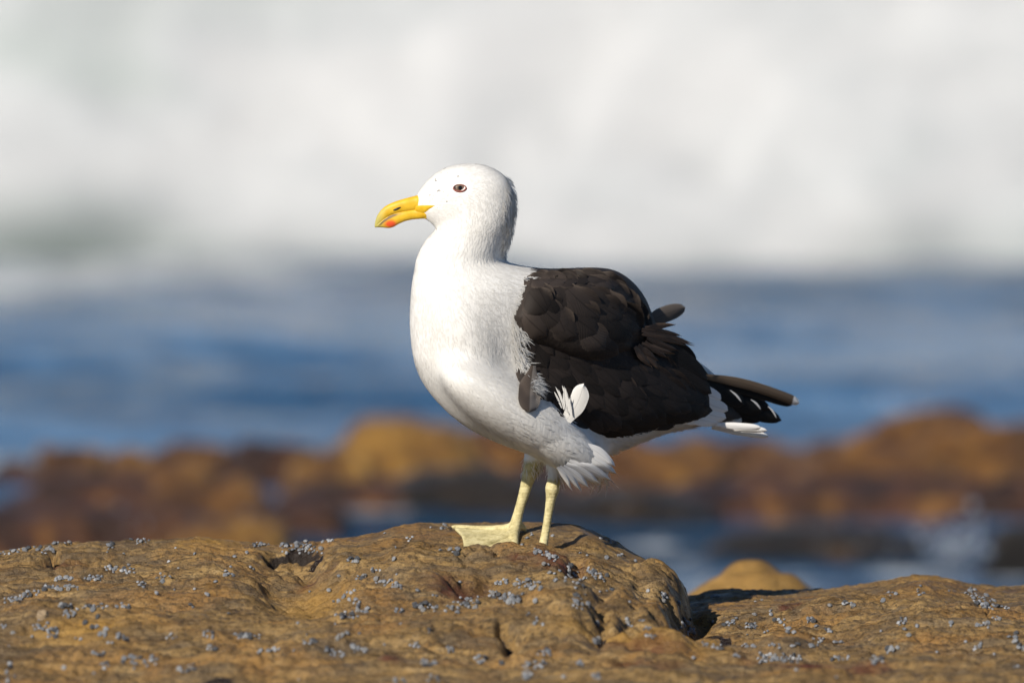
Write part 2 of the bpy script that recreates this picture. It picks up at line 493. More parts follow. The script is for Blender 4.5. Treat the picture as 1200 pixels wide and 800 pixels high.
for a in [(350, 626, 80, 8, .6), (480, 612, 45, 8, .72), (1125, 645, 40, 12, .6), (1080, 660, 120, 10, .6), (800, 655, 80, 10, .40), (180, 640, 120, 8, .5), (1190, 665, 50, 8, .55), (950, 390, 260, 14, .42), (900, 668, 170, 14, .60), (1080, 640, 170, 12, .60), (770, 640, 90, 10, .60), (430, 614, 70, 7, .62), (820, 612, 120, 6, .5), (330, 400, 200, 10, .3)]:
    foam_blob(*a)
foam = np.maximum(foam, 0.62 * sstep(14.0, 17.2, YY - 0.8 * sstep(-1, -3, XX) + 1.5 * fbm(XX * 0.55, XX * 0 + 1.0, seed=61, oct=3)))
sea = fast_grid('sea', np.stack([XX, YY, ZZ], -1).reshape(-1, 3), len(gy), len(gx), M_SEA)
fattr(sea, 'foam', foam.ravel())
tag(sea, 'blue rippled sea behind the rocks', None, None, 'structure')

# breaking wave: a tumbling wall of white water
bx = np.concatenate([np.linspace(-60, -9, 120)[:-1], np.linspace(-9, 9, 420), np.linspace(9, 60, 120)[1:]])
by = np.linspace(0, 1, 220)
BV, BX = np.meshgrid(by, bx, indexing='ij')
foot = 16.0 + 0.07 * fbm(BX * 0.45, BX * 0, seed=71, oct=3) + 0.4 * sstep(-0.2, -4.4, BX)
run = BV * 7.0
prof = sstep(0.0, 0.42, BV) * 1.75 - 0.55 * sstep(0.5, 1.0, BV)
l1 = 1 - np.abs(fbm(BX * 0.8, run * 0.9, BV * 0 + 0.3, seed=73, oct=4)) * 1.6
l2 = 1 - np.abs(fbm(BX * 2.6, run * 2.6, BV * 0 + 0.7, seed=79, oct=4)) * 1.6
WZ = SEA - 0.08 + prof * (1 + 0.06 * fbm(BX * 0.25, BX * 0 + 4, seed=83, oct=2)) + sstep(0, 0.12, BV) * (0.016 * l1 + 0.027 * l2 + 0.010 * (1 - 1.6 * np.abs(fbm(BX * 7, run * 7, seed=97, oct=3))) - 0.03)
WY = foot + run - 0.03 * l1 * sstep(0, 0.1, BV)
wave = fast_grid('breaking_wave', np.stack([BX, WY, WZ], -1).reshape(-1, 3), len(by), len(bx), M_FOAM)
thin = sstep(0.075, 0.005, BV + 0.05 * fbm(BX * 0.9, run * 1.2, seed=87, oct=3)) * 0.75
for (x_, v_, sx_, a_) in [(-1.22, .078, .36, .85), (-.60, .062, .26, .6), (1.02, .070, .30, .40), (.55, .052, .25, .5), (-.95, .055, .5, .45)]:
    thin = np.maximum(thin, a_ * np.exp(-((BX - x_) / sx_) ** 2 - ((BV - v_ + 0.012 * fbm(BX * 2, BX * 0, seed=99, oct=2)) / 0.026) ** 2))
thin = np.maximum(thin, 0.05 * sstep(0.35, 0.9, fbm(BX * 0.6, run * 0.8, seed=89, oct=3)))
fattr(wave, 'thin', thin.ravel())
tag(wave, 'white foaming wave breaking behind the rocks', 'wave', None, 'stuff')

# ------------------------------------------------------------------ background boulders
REEF = {
    'gold': mat_reef('golden_weed_rock', (0.085, 0.036, 0.012), (0.31, 0.16, 0.03), (0.52, 0.31, 0.075), 6),
    'rust': mat_reef('rusty_weed_rock', (0.045, 0.018, 0.008), (0.19, 0.085, 0.02), (0.40, 0.21, 0.045), 6),
    'maroon': mat_reef('maroon_weed_rock', (0.016, 0.009, 0.008), (0.085, 0.033, 0.016), (0.26, 0.12, 0.03), 6),
    'black': mat_reef('black_wet_rock', (0.010, 0.009, 0.008), (0.028, 0.021, 0.016), (0.08, 0.048, 0.024), 8, 0.3),
    'tan': M_ROCK,
}
def boulder(name, label, px, top, hw, kind, y, flat=1.0, group=None, deep=0.8, lump=1.0, sub=5):
    yy = y + 0
    s = 0.09 / 1200 * (yy + 13.333)
    tz = P(px, top, yy).z
    cx = P(px, top, yy).x
    rx = hw * s
    rz = (tz - SEA) + 0.12
    bm = bmesh.new()
    bmesh.ops.create_icosphere(bm, subdivisions=sub, radius=1)
    V = np.array([v.co[:] for v in bm.verts])
    F = [[v.index for v in f.verts] for f in bm.faces]
    bm.free()
    k = 1.0 / rx
    q = V * np.array([rx, rx * deep, rz])
    sdn = int(abs(px) * 7 + top) % 997
    d = 0.24 * fbm(q[:, 0] * 3 , q[:, 1] * 3, q[:, 2] * 3, seed=sdn, oct=3) + lump * 0.16 * (1 - np.abs(fbm(q[:, 0] * 9, q[:, 1] * 9, q[:, 2] * 9, seed=sdn + 5, oct=3)) * 2)
    V = V * (1 + d * 0.7)[:, None]
    V[:, 2] /= V[:, 2].max()
    e = 0.62
    if kind != 'tan':
        V = np.sign(V) * np.abs(V) ** np.array([0.85, 0.85, e])
    V = V * np.array([rx * 1.4, rx * 1.3 * deep, rz])
    V[:, 2] = np.maximum(V[:, 2], -0.25)
    o = mesh(name, V, F, REEF[kind])
    o.location = (cx, y + 0, SEA - 0.12)
    if kind == 'tan':
        fattr(o, 'wet', np.zeros(len(V))); fattr(o, 'red', np.zeros(len(V))); fattr(o, 'gold', np.full(len(V), 0.55))
    return tag(o, label, 'rock', group)
G = 'weed covered rocks in the shallows'
for a in [
    ('boulder', 'small rusty weed-covered rock at the left edge of the photo', 15, 538, 45, 'maroon', 8.3),
    ('boulder', 'orange-brown weedy rock, first hump from the left edge', 85, 519, 40, 'rust', 8.2),
    ('boulder', 'golden weedy hump right of the first orange-brown one', 152, 524, 34, 'gold', 8.1),
    ('boulder', 'brown weed-covered rock under the left stretch of blue water', 228, 518, 52, 'rust', 8.6),
    ('boulder', 'dark maroon rock between the brown hump and the large golden rock', 320, 514, 62, 'maroon', 8.5),
    ('boulder', 'golden knob at the left foot of the large golden rock', 392, 528, 44, 'gold', 7.9),
    ('boulder', 'large golden-brown rock below and left of the gull breast', 474, 488, 82, 'gold', 8.3),
    ('boulder', 'rusty rock behind the gull belly', 575, 500, 62, 'rust', 8.6),
    ('boulder', 'maroon rock behind the gull legs', 668, 520, 70, 'maroon', 8.5),
    ('boulder', 'rusty rock with a golden patch below the gull tail', 775, 508, 85, 'rust', 8.4),
    ('boulder', 'brown rock below the tip of the gull wing', 880, 512, 70, 'rust', 8.6),
    ('boulder', 'brown rock rising left of the tallest right hand rock', 1000, 515, 75, 'rust', 8.5),
    ('boulder', 'tallest rust-brown rock at the right of the photo', 1098, 477, 84, 'rust', 8.4),
    ('boulder', 'rust-brown rock cut by the right edge of the photo', 1205, 492, 75, 'rust', 8.5),
    ('boulder', 'low maroon rock at the waterline, leftmost of the front row', 40, 590, 90, 'maroon', 6.9),
    ('boulder', 'low dark maroon rock at the waterline under the golden hump', 165, 592, 80, 'maroon', 6.9),
    ('boulder', 'low golden rock at the waterline behind the crest snails', 275, 604, 60, 'gold', 6.7),
    ('boulder', 'low maroon rock at the waterline left of the black rock', 350, 585, 60, 'maroon', 7.3),
    ('boulder', 'black wet rock in the shade left of the gull legs', 550, 545, 100, 'black', 7.6),
    ('boulder', 'black wet rock right of the gull legs', 730, 570, 90, 'black', 7.5),
    ('boulder', 'low maroon rock under the gull wing tip', 880, 560, 100, 'maroon', 7.7),
    ('boulder', 'low maroon rock under the tallest right hand rock', 1060, 555, 110, 'maroon', 7.8),
    ('boulder', 'low maroon rock at the right edge of the photo', 1190, 560, 70, 'maroon', 7.7),
    ('boulder', 'middle maroon lump between the two left humps and the front row', 110, 552, 80, 'maroon', 7.6),
    ('boulder', 'rusty lump in the middle row below the brown hump', 250, 556, 70, 'rust', 7.5),
    ('boulder', 'maroon lump at the foot of the large golden rock', 420, 560, 85, 'maroon', 7.6),
    ('boulder', 'rusty lump wedged between the golden hump and the brown hump', 190, 536, 60, 'rust', 8.0),
    ('boulder', 'rusty lump at the near foot of the tallest right hand rock', 1040, 520, 80, 'rust', 8.0),
    ('boulder', 'rusty lump filling the dip right of the gull tail', 945, 532, 85, 'rust', 8.1),
    ('boulder', 'rust-brown lump between the two highest right hand rocks', 1150, 494, 80, 'rust', 8.2),
    ('boulder', 'flat black rock awash right of the gull', 955, 612, 95, 'black', 6.9),
    ('boulder', 'black rock awash at the right edge beside the white splash', 1205, 612, 40, 'black', 6.6),
]:
    boulder(*a, group=G)
boulder('boulder', 'sunlit tan rock dome just behind the front ledge', 884, 656, 118, 'tan', 1.25, deep=0.9, lump=0.45, sub=6)
# spray thrown up beside the black rock, and added flecks for sun glints
sp_v, sp_f = [], []
GLINTS = [(170, 613), (152, 618), (140, 595), (290, 600), (1070, 621), (963, 639), (1024, 676), (1000, 642), (1040, 655), (1012, 634), (1048, 640), (730, 590), (1086, 648)]  # white flecks standing in for sun glints off wet rocks
for k in range(42 + len(GLINTS)):
    a, b = random.gauss(0, 1), random.gauss(0, 1)
    c = P(1118 + a * 20, 640 + b * 14 - abs(random.gauss(0, 10)), 6.6 + random.gauss(0, 0.15))
    r = random.uniform(0.004, 0.011)
    if k >= 42:
        c = P(*GLINTS[k - 42], 6.75); r = 0.0052
    i0 = len(sp_v)
    for (x, y, z) in ((1, 0, 0), (-1, 0, 0), (0, 1, 0), (0, -1, 0), (0, 0, 1), (0, 0, -1)):
        sp_v.append((c.x + x * r, c.y + y * r, c.z + z * r))
    for f in ((0, 2, 4), (2, 1, 4), (1, 3, 4), (3, 0, 4), (2, 0, 5), (1, 2, 5), (3, 1, 5), (0, 3, 5)):
        sp_f.append([i0 + q for q in f])
spray = mesh('spray', sp_v, sp_f, M_FOAM)
fattr(spray, 'thin', np.zeros(len(sp_v)))
tag(spray, 'white splash of spray beside the black rock, with added sun-glint flecks', 'spray', None, 'stuff')

# ================================================================== the gull
gull = bpy.data.objects.new('gull', None)
COL.objects.link(gull)
gull.location = (0, 0, 0)
tag(gull, 'white gull with dark brown wings and yellow bill standing on the rock', 'bird')

def ysh(px):
    return np.interp(px, [400, 480, 520, 560, 600, 635, 700, 760, 850, 940, 1000], [-.082, -.078, -.073, -.064, -.048, -.026, .026, .078, .160, .230, .265])
# ------------------------------------------------------------------ body: stations from bill to tail (throat/breast side, crown/back side, half depth, depth centre)
ST = [
    ((489, 252), (487, 232), .0075, -.040), ((498, 257), (492, 222), .0125, -.040), ((503, 260), (499, 213), .0175, -.040), ((507, 263), (511, 202.5), .0245, -.040),
    ((509.5, 265), (527, 194.5), .0300, -.040), ((511, 266.5), (546, 191.5), .0345, -.040), ((512, 267.5), (565, 192.5), .0375, -.040), ((512, 269), (582, 199), .0390, -.040),
    ((511, 270), (595, 210), .0395, -.040), ((509, 271), (602, 226), .0400, -.040), ((507, 272.5), (604, 244), .0405, -.040), ((503.5, 276), (602, 262), .0410, -.040),
    ((498.5, 282), (598, 280), .0430, -.041), ((491.5, 294), (593, 296), .0480, -.043), ((485.5, 311), (594, 307), .0550, -.045), ((481, 334), (613, 311.5), .0740, -.047),
    ((479.5, 360), (645, 315), .0900, -.046), ((479.5, 388), (684, 313), .0985, -.040), ((481.5, 412), (719, 314), .1030, -.032), ((487.5, 435), (743, 329), .1030, -.022),
    ((498, 455), (760, 351), .0990, -.012), ((514, 474), (768, 376), .0950, -.004), ((538, 496), (780, 396), .0890, .004), ((572, 515), (796, 412), .0840, .014),
    ((612, 530), (812, 426), .0770, .026), ((655, 543), (826, 440), .0680, .040), ((697, 540), (838, 452), .0590, .054), ((735, 524), (848, 461), .0500, .066),
    ((775, 508), (856, 469), .0400, .078), ((822, 499), (864, 478), .0280, .090), ((868, 498), (870, 488), .0100, .100),
]
def cr(p, t):
    i = min(int(t), len(p) - 2); f = t - i
    p0, p1, p2, p3 = p[max(i - 1, 0)], p[i], p[i + 1], p[min(i + 2, len(p) - 1)]
    return 0.5 * (2 * p1 + (p2 - p0) * f + (2 * p0 - 5 * p1 + 4 * p2 - p3) * f * f + (3 * p1 - p0 - 3 * p2 + p3) * f ** 3)
arr = np.array([(a[0], a[1], b[0], b[1], d, y) for a, b, d, y in ST])
TS = np.linspace(0, len(ST) - 1, 190)
M = 72
loft, ltan = [], []
def ring(t):
    a = cr(arr, t)
    k = float(sstep(10.5, 14.5, t))
    L = np.array(P(a[0], a[1], (1 - k) * -.068 + k * float(ysh(a[0])))); R = np.array(P(a[2], a[3], (1 - k) * -.068 + k * float(ysh(a[2]))))
    c, h = (L + R) / 2, (R - L) / 2
    th = np.linspace(0, 2 * np.pi, M, endpoint=False)
    return c + np.cos(th)[:, None] * h + np.sin(th)[:, None] * np.array([0, a[4], 0])
for t in TS:
    loft.append(ring(t))
loft = np.array(loft)
lt = np.gradient(loft, axis=0)
lt /= (np.linalg.norm(lt, axis=2, keepdims=True) + 1e-9)
parts_v, parts_f = [], []
def add_part(v, f):
    n = sum(len(q) for q in parts_v)
    parts_v.append(np.asarray(v, float)); parts_f.extend([[i + n for i in q] for q in f])
n0 = len(TS)
add_part(loft.reshape(-1, 3), grid_faces(n0, M, True) + [list(range(M))[::-1], list(range((n0 - 1) * M, n0 * M))])

def ellipsoid(c, ax, n=24, m=36):
    v = []
    for i in range(n + 1):
        ph = math.pi * i / n
        for j in range(m):
            th = 2 * math.pi * j / m
            v.append(np.array(c) + math.cos(ph) * np.array(ax[0]) + math.sin(ph) * (math.cos(th) * np.array(ax[1]) + math.sin(th) * np.array(ax[2])))
    return v, grid_faces(n + 1, m, True)
def px_ell(px, py, y, ang, a, b, d, tilt=0.0):
    """ellipsoid: half length a and half height b in px, half depth d in m, long axis ang degrees below the horizontal"""
    c = P(px, py, y); r = math.radians(ang); q = 0.001
    return ellipsoid(c, [(math.cos(r) * a * q, tilt, -math.sin(r) * a * q), (math.sin(r) * b * q, 0, math.cos(r) * b * q), (0, d, 0)])
def tube(pts, m=16):
    """pts: (px, py, y, radius mm)"""
    p = np.array(pts, float)
    q = []
    tt = np.linspace(0, len(p) - 1, 8 * len(p))
    for t in tt:
        a = cr(p, t)
        q.append((np.array(P(a[0], a[1], a[2])), a[3] * 0.001))
    C = np.array([a for a, _ in q]); T = np.gradient(C, axis=0)
    v = []
    for i, (c, r) in enumerate(q):
        t = T[i] / (np.linalg.norm(T[i]) + 1e-9)
        u = np.cross(t, [0, 1, 0]); u /= np.linalg.norm(u) + 1e-9
        w_ = np.cross(u, t)
        for j in range(m):
            th = 2 * math.pi * j / m
            v.append(c + r * (math.cos(th) * u + math.sin(th) * w_))
    n = len(q)
    return v, grid_faces(n, m, True) + [list(range(m)), list(range((n - 1) * m, n * m))[::-1]]
# belly and flank bulging over the lower edge of the wing
add_part(*px_ell(610, 487, ysh(610) - .048, 33, 112, 36, .060, tilt=0.052))
#add_part(*px_ell(560, 455, ysh(560) - .018, 40, 80, 44, .066, tilt=0.034))
add_part(*px_ell(668, 531, ysh(668) - .050, 26, 50, 21, .034, tilt=0.035))
add_part(*px_ell(650, 528, ysh(650) + .005, 30, 60, 20, .045, tilt=0.04))
add_part(*px_ell(552, 404, ysh(552) + .006, 66, 92, 56, .084, tilt=0.03))
add_part(*px_ell(562, 462, ysh(562) + .002, 45, 76, 36, .076, tilt=0.035))
def remesh(V_, F_, vox):
    o_ = mesh('tmp', V_, F_)
    bpy.context.view_layer.update()
    m_ = o_.modifiers.new('r', 'REMESH'); m_.mode = 'VOXEL'; m_.voxel_size = vox; m_.adaptivity = 0
    me_ = bpy.data.meshes.new_from_object(o_.evaluated_get(bpy.context.evaluated_depsgraph_get()))
    bpy.data.objects.remove(o_)
    return me_
tm = remesh(np.concatenate(parts_v), parts_f, 0.0030)
bm = bmesh.new(); bm.from_mesh(tm)
soft = [v for v in bm.verts if v.co.z < 0.335 and v.co.x < 0.19]
for _ in range(85):
    bmesh.ops.smooth_vert(bm, verts=soft, factor=0.5, use_axis_x=True, use_axis_y=True, use_axis_z=True)
parts_v = [np.array([v.co[:] for v in bm.verts])]
parts_f = [[v.index for v in f.verts] for f in bm.faces]
bm.free()
add_part(*px_ell(655, 519, ysh(655) - .073, 35, 70, 25, .031, tilt=0.040))
# legs: near one on the right of the picture, far one on the left
NEAR = [(662, 520, -.030, 20), (653, 540, -.032, 14), (650, 553, -.033, 9.5), (649, 561, -.034, 8.2), (647.5, 572, -.034, 9.6), (645.5, 584, -.034, 6.8), (642.5, 603, -.034, 5.6), (639.5, 622, -.034, 5.6), (636.5, 638, -.036, 6.2), (635, 648, -.040, 7.5)]
FAR = [(632, 520, .032, 18), (626, 538, .032, 12.5), (622, 552, .032, 10.0), (618, 564, .031, 8.6), (613.5, 580, .030, 7.2), (608.5, 597, .029, 6.6), (604.5, 612, .027, 7.4), (602, 624, .020, 8.0), (602, 636, .006, 5.5)]
slim = lambda L: [(a, b, c, r * (0.90 if r < 10 else 1)) for a, b, c, r in L]
add_part(*tube(slim(NEAR))); add_part(*tube(slim(FAR)))
# toes
def toe(pts): add_part(*tube([(a, b, c, r * 1.12) for a, b, c, r in pts], 12))
FT = (602, 622, .022)
toe([(604, 617, .026, 5.5), (585, 619.5, .032, 4.6), (558, 619.5, .040, 4.0), (536, 617.5, .046, 3.2), (529, 617, .048, 1.5)])
toe([(602, 624, .018, 5.5), (585, 633, .000, 4.2), (562, 641, -.024, 3.8), (547, 645, -.036, 3.0), (541, 646, -.040, 1.4)])
toe([(602, 626, .016, 6.0), (603, 638, -.008, 4.6), (605, 645, -.030, 3.8), (606, 648, -.046, 1.4)])
toe([(607, 614, .028, 4.5), (613, 618, .036, 3.5), (616, 622, .042, 1.6)])
toe([(635, 647, -.040, 6), (615, 649, -.052, 4.2), (590, 649, -.066, 3.6), (572, 648, -.068, 1.6)])
toe([(635, 648, -.040, 6), (628, 651, -.062, 4.2), (618, 652, -.084, 3.6), (612, 651, -.094, 1.6)])
toe([(636, 648, -.040, 6), (642, 651, -.060, 4.0), (647, 652, -.080, 3.4), (650, 651, -.090, 1.6)])

src = mesh('tmp', np.concatenate(parts_v), parts_f)
bpy.context.view_layer.update()
md = src.modifiers.new('r', 'REMESH'); md.mode = 'VOXEL'; md.voxel_size = 0.0017; md.adaptivity = 0
dg = bpy.context.evaluated_depsgraph_get()
me = bpy.data.meshes.new_from_object(src.evaluated_get(dg))
bpy.data.objects.remove(src)
# smoothing, weaker on the legs
bm = bmesh.new(); bm.from_mesh(me)
hi = [v for v in bm.verts if v.co.z > 0.105]
for _ in range(10):
    bmesh.ops.smooth_vert(bm, verts=hi, factor=0.5, use_axis_x=True, use_axis_y=True, use_axis_z=True)
lo = [v for v in bm.verts if v.co.z <= 0.105]
for _ in range(2):
    bmesh.ops.smooth_vert(bm, verts=lo, factor=0.5, use_axis_x=True, use_axis_y=True, use_axis_z=True)
# webs between the toes, welded on as part of the same skin
def web(pts_a, pts_b, sag):
    A = [P(*p) for p in pts_a]; B = [P(*p) for p in pts_b]
    n, m = 12, 10
    top, bot = [], []
    pa, pb = np.array([a[:] for a in A]), np.array([b[:] for b in B])
    for i in range(n):
        t = i / (n - 1) * (len(A) - 1)
        a, b = cr(pa, t), cr(pb, t)
        for j in range(m):
            s_ = j / (m - 1)
            q = a * (1 - s_) + b * s_
            edge_in = (a - pa[0]) * 0
            k = (i / (n - 1)) ** 2 * 4 * s_ * (1 - s_) * sag      # scalloped free edge
            root = (pa[0] * (1 - s_) + pb[0] * s_)
            q = q + (root - q) * k
            wr = 0.0011 * math.sin(s_ * 9 + i * 0.35) * (i / n)
            top.append(bm.verts.new(q + np.array([0, -.0004, .0016 + wr]))); bot.append(bm.verts.new(q + np.array([0, .0004, -.0010 + wr])))
    for L, rev in ((top, False), (bot, True)):
        for i in range(n - 1):
            for j in range(m - 1):
                f = [L[i * m + j], L[i * m + j + 1], L[(i + 1) * m + j + 1], L[(i + 1) * m + j]]
                bm.faces.new(f[::-1] if rev else f)
    ringv = lambda L: [L[j] for j in range(m)] + [L[i * m + m - 1] for i in range(1, n)] + [L[(n - 1) * m + j] for j in range(m - 2, -1, -1)] + [L[i * m] for i in range(n - 2, 0, -1)]
    a, b = ringv(top), ringv(bot)
    for i in range(len(a)):
        k = (i + 1) % len(a)
        bm.faces.new([a[k], a[i], b[i], b[k]])
web([(604, 618, .026), (570, 620, .036), (531, 617.5, .047)], [(602, 625, .016), (576, 637, -.010), (543, 645.5, -.039)], 0.07)
web([(602, 625, .016), (576, 637, -.010), (545, 645.5, -.038)], [(602, 626, .015), (604, 642, -.022), (606, 647.5, -.044)], 0.25)
web([(634, 648, -.042), (606, 649, -.058), (576, 648, -.073)], [(634, 649, -.044), (624, 652, -.070), (613, 651, -.092)], 0.2)
web([(634, 649, -.044), (624, 652, -.070), (613, 651, -.092)], [(636, 649, -.044), (643, 652, -.066), (649, 651, -.088)], 0.2)
bmesh.ops.recalc_face_normals(bm, faces=bm.faces)
bm.to_mesh(me); bm.free()
me.name = 'body'
body = bpy.data.objects.new('body', me)
COL.objects.link(body); body.parent = gull
me.materials.clear(); me.materials.append(M_BODY)
me.polygons.foreach_set('use_smooth', [True] * len(me.polygons))
BV_ = np.empty(len(me.vertices) * 3); me.vertices.foreach_get('co', BV_); BV_ = BV_.reshape(-1, 3)
BPX, BPY = proj(BV_)

def inside(poly, x, y):
    x = np.asarray(x, float); y = np.asarray(y, float)
    r = np.zeros(x.shape, bool)
    n = len(poly)
    for i in range(n):
        x1, y1 = poly[i]; x2, y2 = poly[(i + 1) % n]
        c = ((y1 > y) != (y2 > y)) & (x < (x2 - x1) * (y - y1) / ((y2 - y1) or 1e-9) + x1)
        r ^= c
    return r
def edge_dist(poly, x, y):
    d = np.full(np.shape(x), 1e9)
    n = len(poly)
    for i in range(n):
        x1, y1 = poly[i]; x2, y2 = poly[(i + 1) % n]
        dx, dy = x2 - x1, y2 - y1
        t = np.clip(((x - x1) * dx + (y - y1) * dy) / (dx * dx + dy * dy + 1e-9), 0, 1)
        d = np.minimum(d, np.hypot(x - x1 - t * dx, y - y1 - t * dy))
    return d
MANT = [(618, 300), (640, 300), (740, 300), (800, 380), (880, 440), (885, 490), (850, 497.5), (800, 497.5), (770, 503), (720, 512), (690, 500), (650, 470), (620, 452), (608, 420), (606, 380), (612, 352), (622, 332)]
ins = inside(MANT, BPX, BPY)
ed = edge_dist(MANT, BPX, BPY)
dark = np.where(ins, np.clip(ed / 4, 0, 1), 0)
fattr(body, 'dark', dark)
legm = np.zeros(len(BV_))
for path, y0, top in ((NEAR, 0, 560), (FAR, 0, 540)):
    ya = path[3][2]
    near = np.abs(BV_[:, 1] - ya) < 0.016
    xx = np.interp(BPY, [p[1] for p in path], [p[0] for p in path])
    ok = near & (np.abs(BPX - xx) < 14)
    legm = np.maximum(legm, ok * sstep(top - 3, top + 4, BPY))
legm = np.maximum(legm, (BPY > 592) * 1.0)
fattr(body, 'leg', legm)
fleck = np.exp(-((BPX - 515) / 15) ** 2 - ((BPY - 229) / 13) ** 2) + 0.8 * np.exp(-((BPX - 520) / 25) ** 2 - ((BPY - 205) / 9) ** 2) * 0.8 + 0.25 * (BPY < 275)
fattr(body, 'fleck', np.clip(fleck, 0, 1))

body_faces = [tuple(p.vertices) for p in me.polygons]
BODY_BVH = BVHTree.FromPolygons(BV_.tolist(), body_faces)
KD = KDTree(loft.shape[0] * loft.shape[1])
LF = loft.reshape(-1, 3); LT = lt.reshape(-1, 3)
for i, p in enumerate(LF):
    KD.insert(p, i)
KD.balance()

# depth map of the near side and of the far side
GX = np.arange(430, 960, 2.0); GY = np.arange(180, 600, 2.0)
def depth_map(bvhs, far=False):
    D = np.full((len(GY), len(GX)), np.nan)
    for i, py in enumerate(GY):
        for j, px in enumerate(GX):
            d = ray(px, py)
            dn = d.normalized()
            best = None
            for b in bvhs:
                if far:
                    o = CAM + dn * 20
                    h = b.ray_cast(o, -dn)
                else:
                    h = b.ray_cast(CAM, dn)
                if h[0] is not None and (best is None or (h[0].y < best) != far):
                    best = h[0].y
            if best is not None:
                D[i, j] = best
    return D
def fill(D, it=60):
    D = D.copy()
    for _ in range(it):
        nan = np.isnan(D)
        if not nan.any(): break
        p = np.pad(D, 1, constant_values=np.nan)
        st_ = np.stack([p[a:a + D.shape[0], b:b + D.shape[1]] for a in range(3) for b in range(3)])
        cnt = (~np.isnan(st_)).sum(0)
        mean = np.where(cnt > 0, np.nansum(st_, 0) / np.maximum(cnt, 1), np.nan)
        D = np.where(nan, mean, D)
    return np.nan_to_num(D, nan=0.05)
def blur(D, it):
    for _ in range(it):
        p = np.pad(D, 1, mode='edge')
        D = (p[:-2, 1:-1] + p[2:, 1:-1] + p[1:-1, :-2] + p[1:-1, 2:] + 4 * D) / 8
    return D
def bil(D, px, py):
    u = np.clip((np.asarray(px, float) - GX[0]) / 2, 0, len(GX) - 1.001); v = np.clip((np.asarray(py, float) - GY[0]) / 2, 0, len(GY) - 1.001)
    i, j = v.astype(int), u.astype(int); fv_, fu_ = v - i, u - j
    return D[i, j] * (1 - fu_) * (1 - fv_) + D[i, j + 1] * fu_ * (1 - fv_) + D[i + 1, j] * (1 - fu_) * fv_ + D[i + 1, j + 1] * fu_ * fv_
NEARD = blur(fill(depth_map([BODY_BVH])), 6)
FARD = blur(fill(depth_map([BODY_BVH], True)), 6)

def PV(px, py, y):
    """vectorised P"""
    px = np.asarray(px, float); py = np.asarray(py, float); y = np.asarray(y, float)
    d = np.array(FWD) + ((px - 600) / 1200 * 0.09)[..., None] * np.array(RIGHT) - ((py - 400) / 1200 * 0.09)[..., None] * np.array(UP)
    k = (y - CAM.y) / d[..., 1]
    return np.array(CAM) + d * k[..., None]

# ------------------------------------------------------------------ wings
def patch(poly, thick, rim, D, sign=-1, step=2.5, sag=0.0):
    """a padded patch that follows the body and swells off it; returns verts, faces, and the height it adds"""
    xs_ = np.arange(min(p[0] for p in poly) - 6, max(p[0] for p in poly) + 6, step)
    ys_ = np.arange(min(p[1] for p in poly) - 6, max(p[1] for p in poly) + 6, step)
    YY_, XX_ = np.meshgrid(ys_, xs_, indexing='ij')
    ins_ = inside(poly, XX_, YY_); d = edge_dist(poly, XX_, YY_)
    sdist = np.where(ins_, d, -d)
    hgt = np.where(sdist > 0, np.sqrt(np.clip(1 - (1 - np.clip(sdist / rim, 0, 1)) ** 2, 0, 1)), -0.25)
    y = bil(D, XX_, YY_) + sign * hgt * thick
    V = PV(XX_, YY_, y)
    keep = sdist > -step * 1.2
    idx = -np.ones(XX_.shape, int)
    idx[keep] = np.arange(keep.sum())
    F = []
    for i in range(XX_.shape[0] - 1):
        for j in range(XX_.shape[1] - 1):
            q = (idx[i, j], idx[i, j + 1], idx[i + 1, j + 1], idx[i + 1, j])
            if min(q) >= 0: F.append(q)
    return V[keep], F
SCAP = [(620, 327), (650, 324), (690, 321), (715, 322), (733, 333), (749, 348), (761, 369), (767, 390), (764, 401), (746, 405), (744, 413), (722, 418), (708, 425), (690, 426), (668, 420), (645, 411), (620, 402), (607, 386), (602, 371), (610, 354), (615, 338)]
COVT = [(607, 384), (640, 380), (764, 385), (788, 398), (808, 420), (826, 442), (834, 462), (830, 482), (820, 492), (800, 497), (770, 505), (738, 513), (714, 514), (694, 503), (668, 484), (644, 470), (620, 466), (607, 444), (604, 412)]
wing = bpy.data.objects.new('wing', None); COL.objects.link(wing); wing.parent = gull
fwing = bpy.data.objects.new('wing', None); COL.objects.link(fwing); fwing.parent = gull

def plain_attrs(o, tint=0.3, fv=0.4, fu=0.5):
    n = len(o.data.vertices)
    fattr(o, 'fu', np.full(n, fu)); fattr(o, 'fv', np.full(n, fv)); fattr(o, 'tint', np.full(n, tint))
cv, cf = patch(COVT, 0.012, 22, NEARD)
cov_pad = mesh('covert_pad', cv, cf, M_SEC, wing); plain_attrs(cov_pad)
B1 = BVHTree.FromPolygons(cv.tolist(), [tuple(map(int, f)) for f in cf])
D1 = blur(fill(depth_map([BODY_BVH, B1])), 3)
sv, sf = patch(SCAP, 0.026, 26, NEARD)
scap_pad = mesh('scapular_pad', sv, sf, M_SCAP, wing); plain_attrs(scap_pad)
B2 = BVHTree.FromPolygons(sv.tolist(), [tuple(map(int, f)) for f in sf])
D2 = blur(fill(depth_map([BODY_BVH, B1, B2])), 2)
cv2, cf2 = patch(COVT, 0.012, 22, FARD, sign=1)
o = mesh('covert_pad', cv2, [f[::-1] for f in cf2], M_SEC, fwing); plain_attrs(o)
sv2, sf2 = patch([(a + 2, b + 7) for a, b in SCAP], 0.010, 45, FARD, sign=1)
o = mesh('scapular_pad', sv2, [f[::-1] for f in sf2], M_SCAP, fwing); plain_attrs(o)

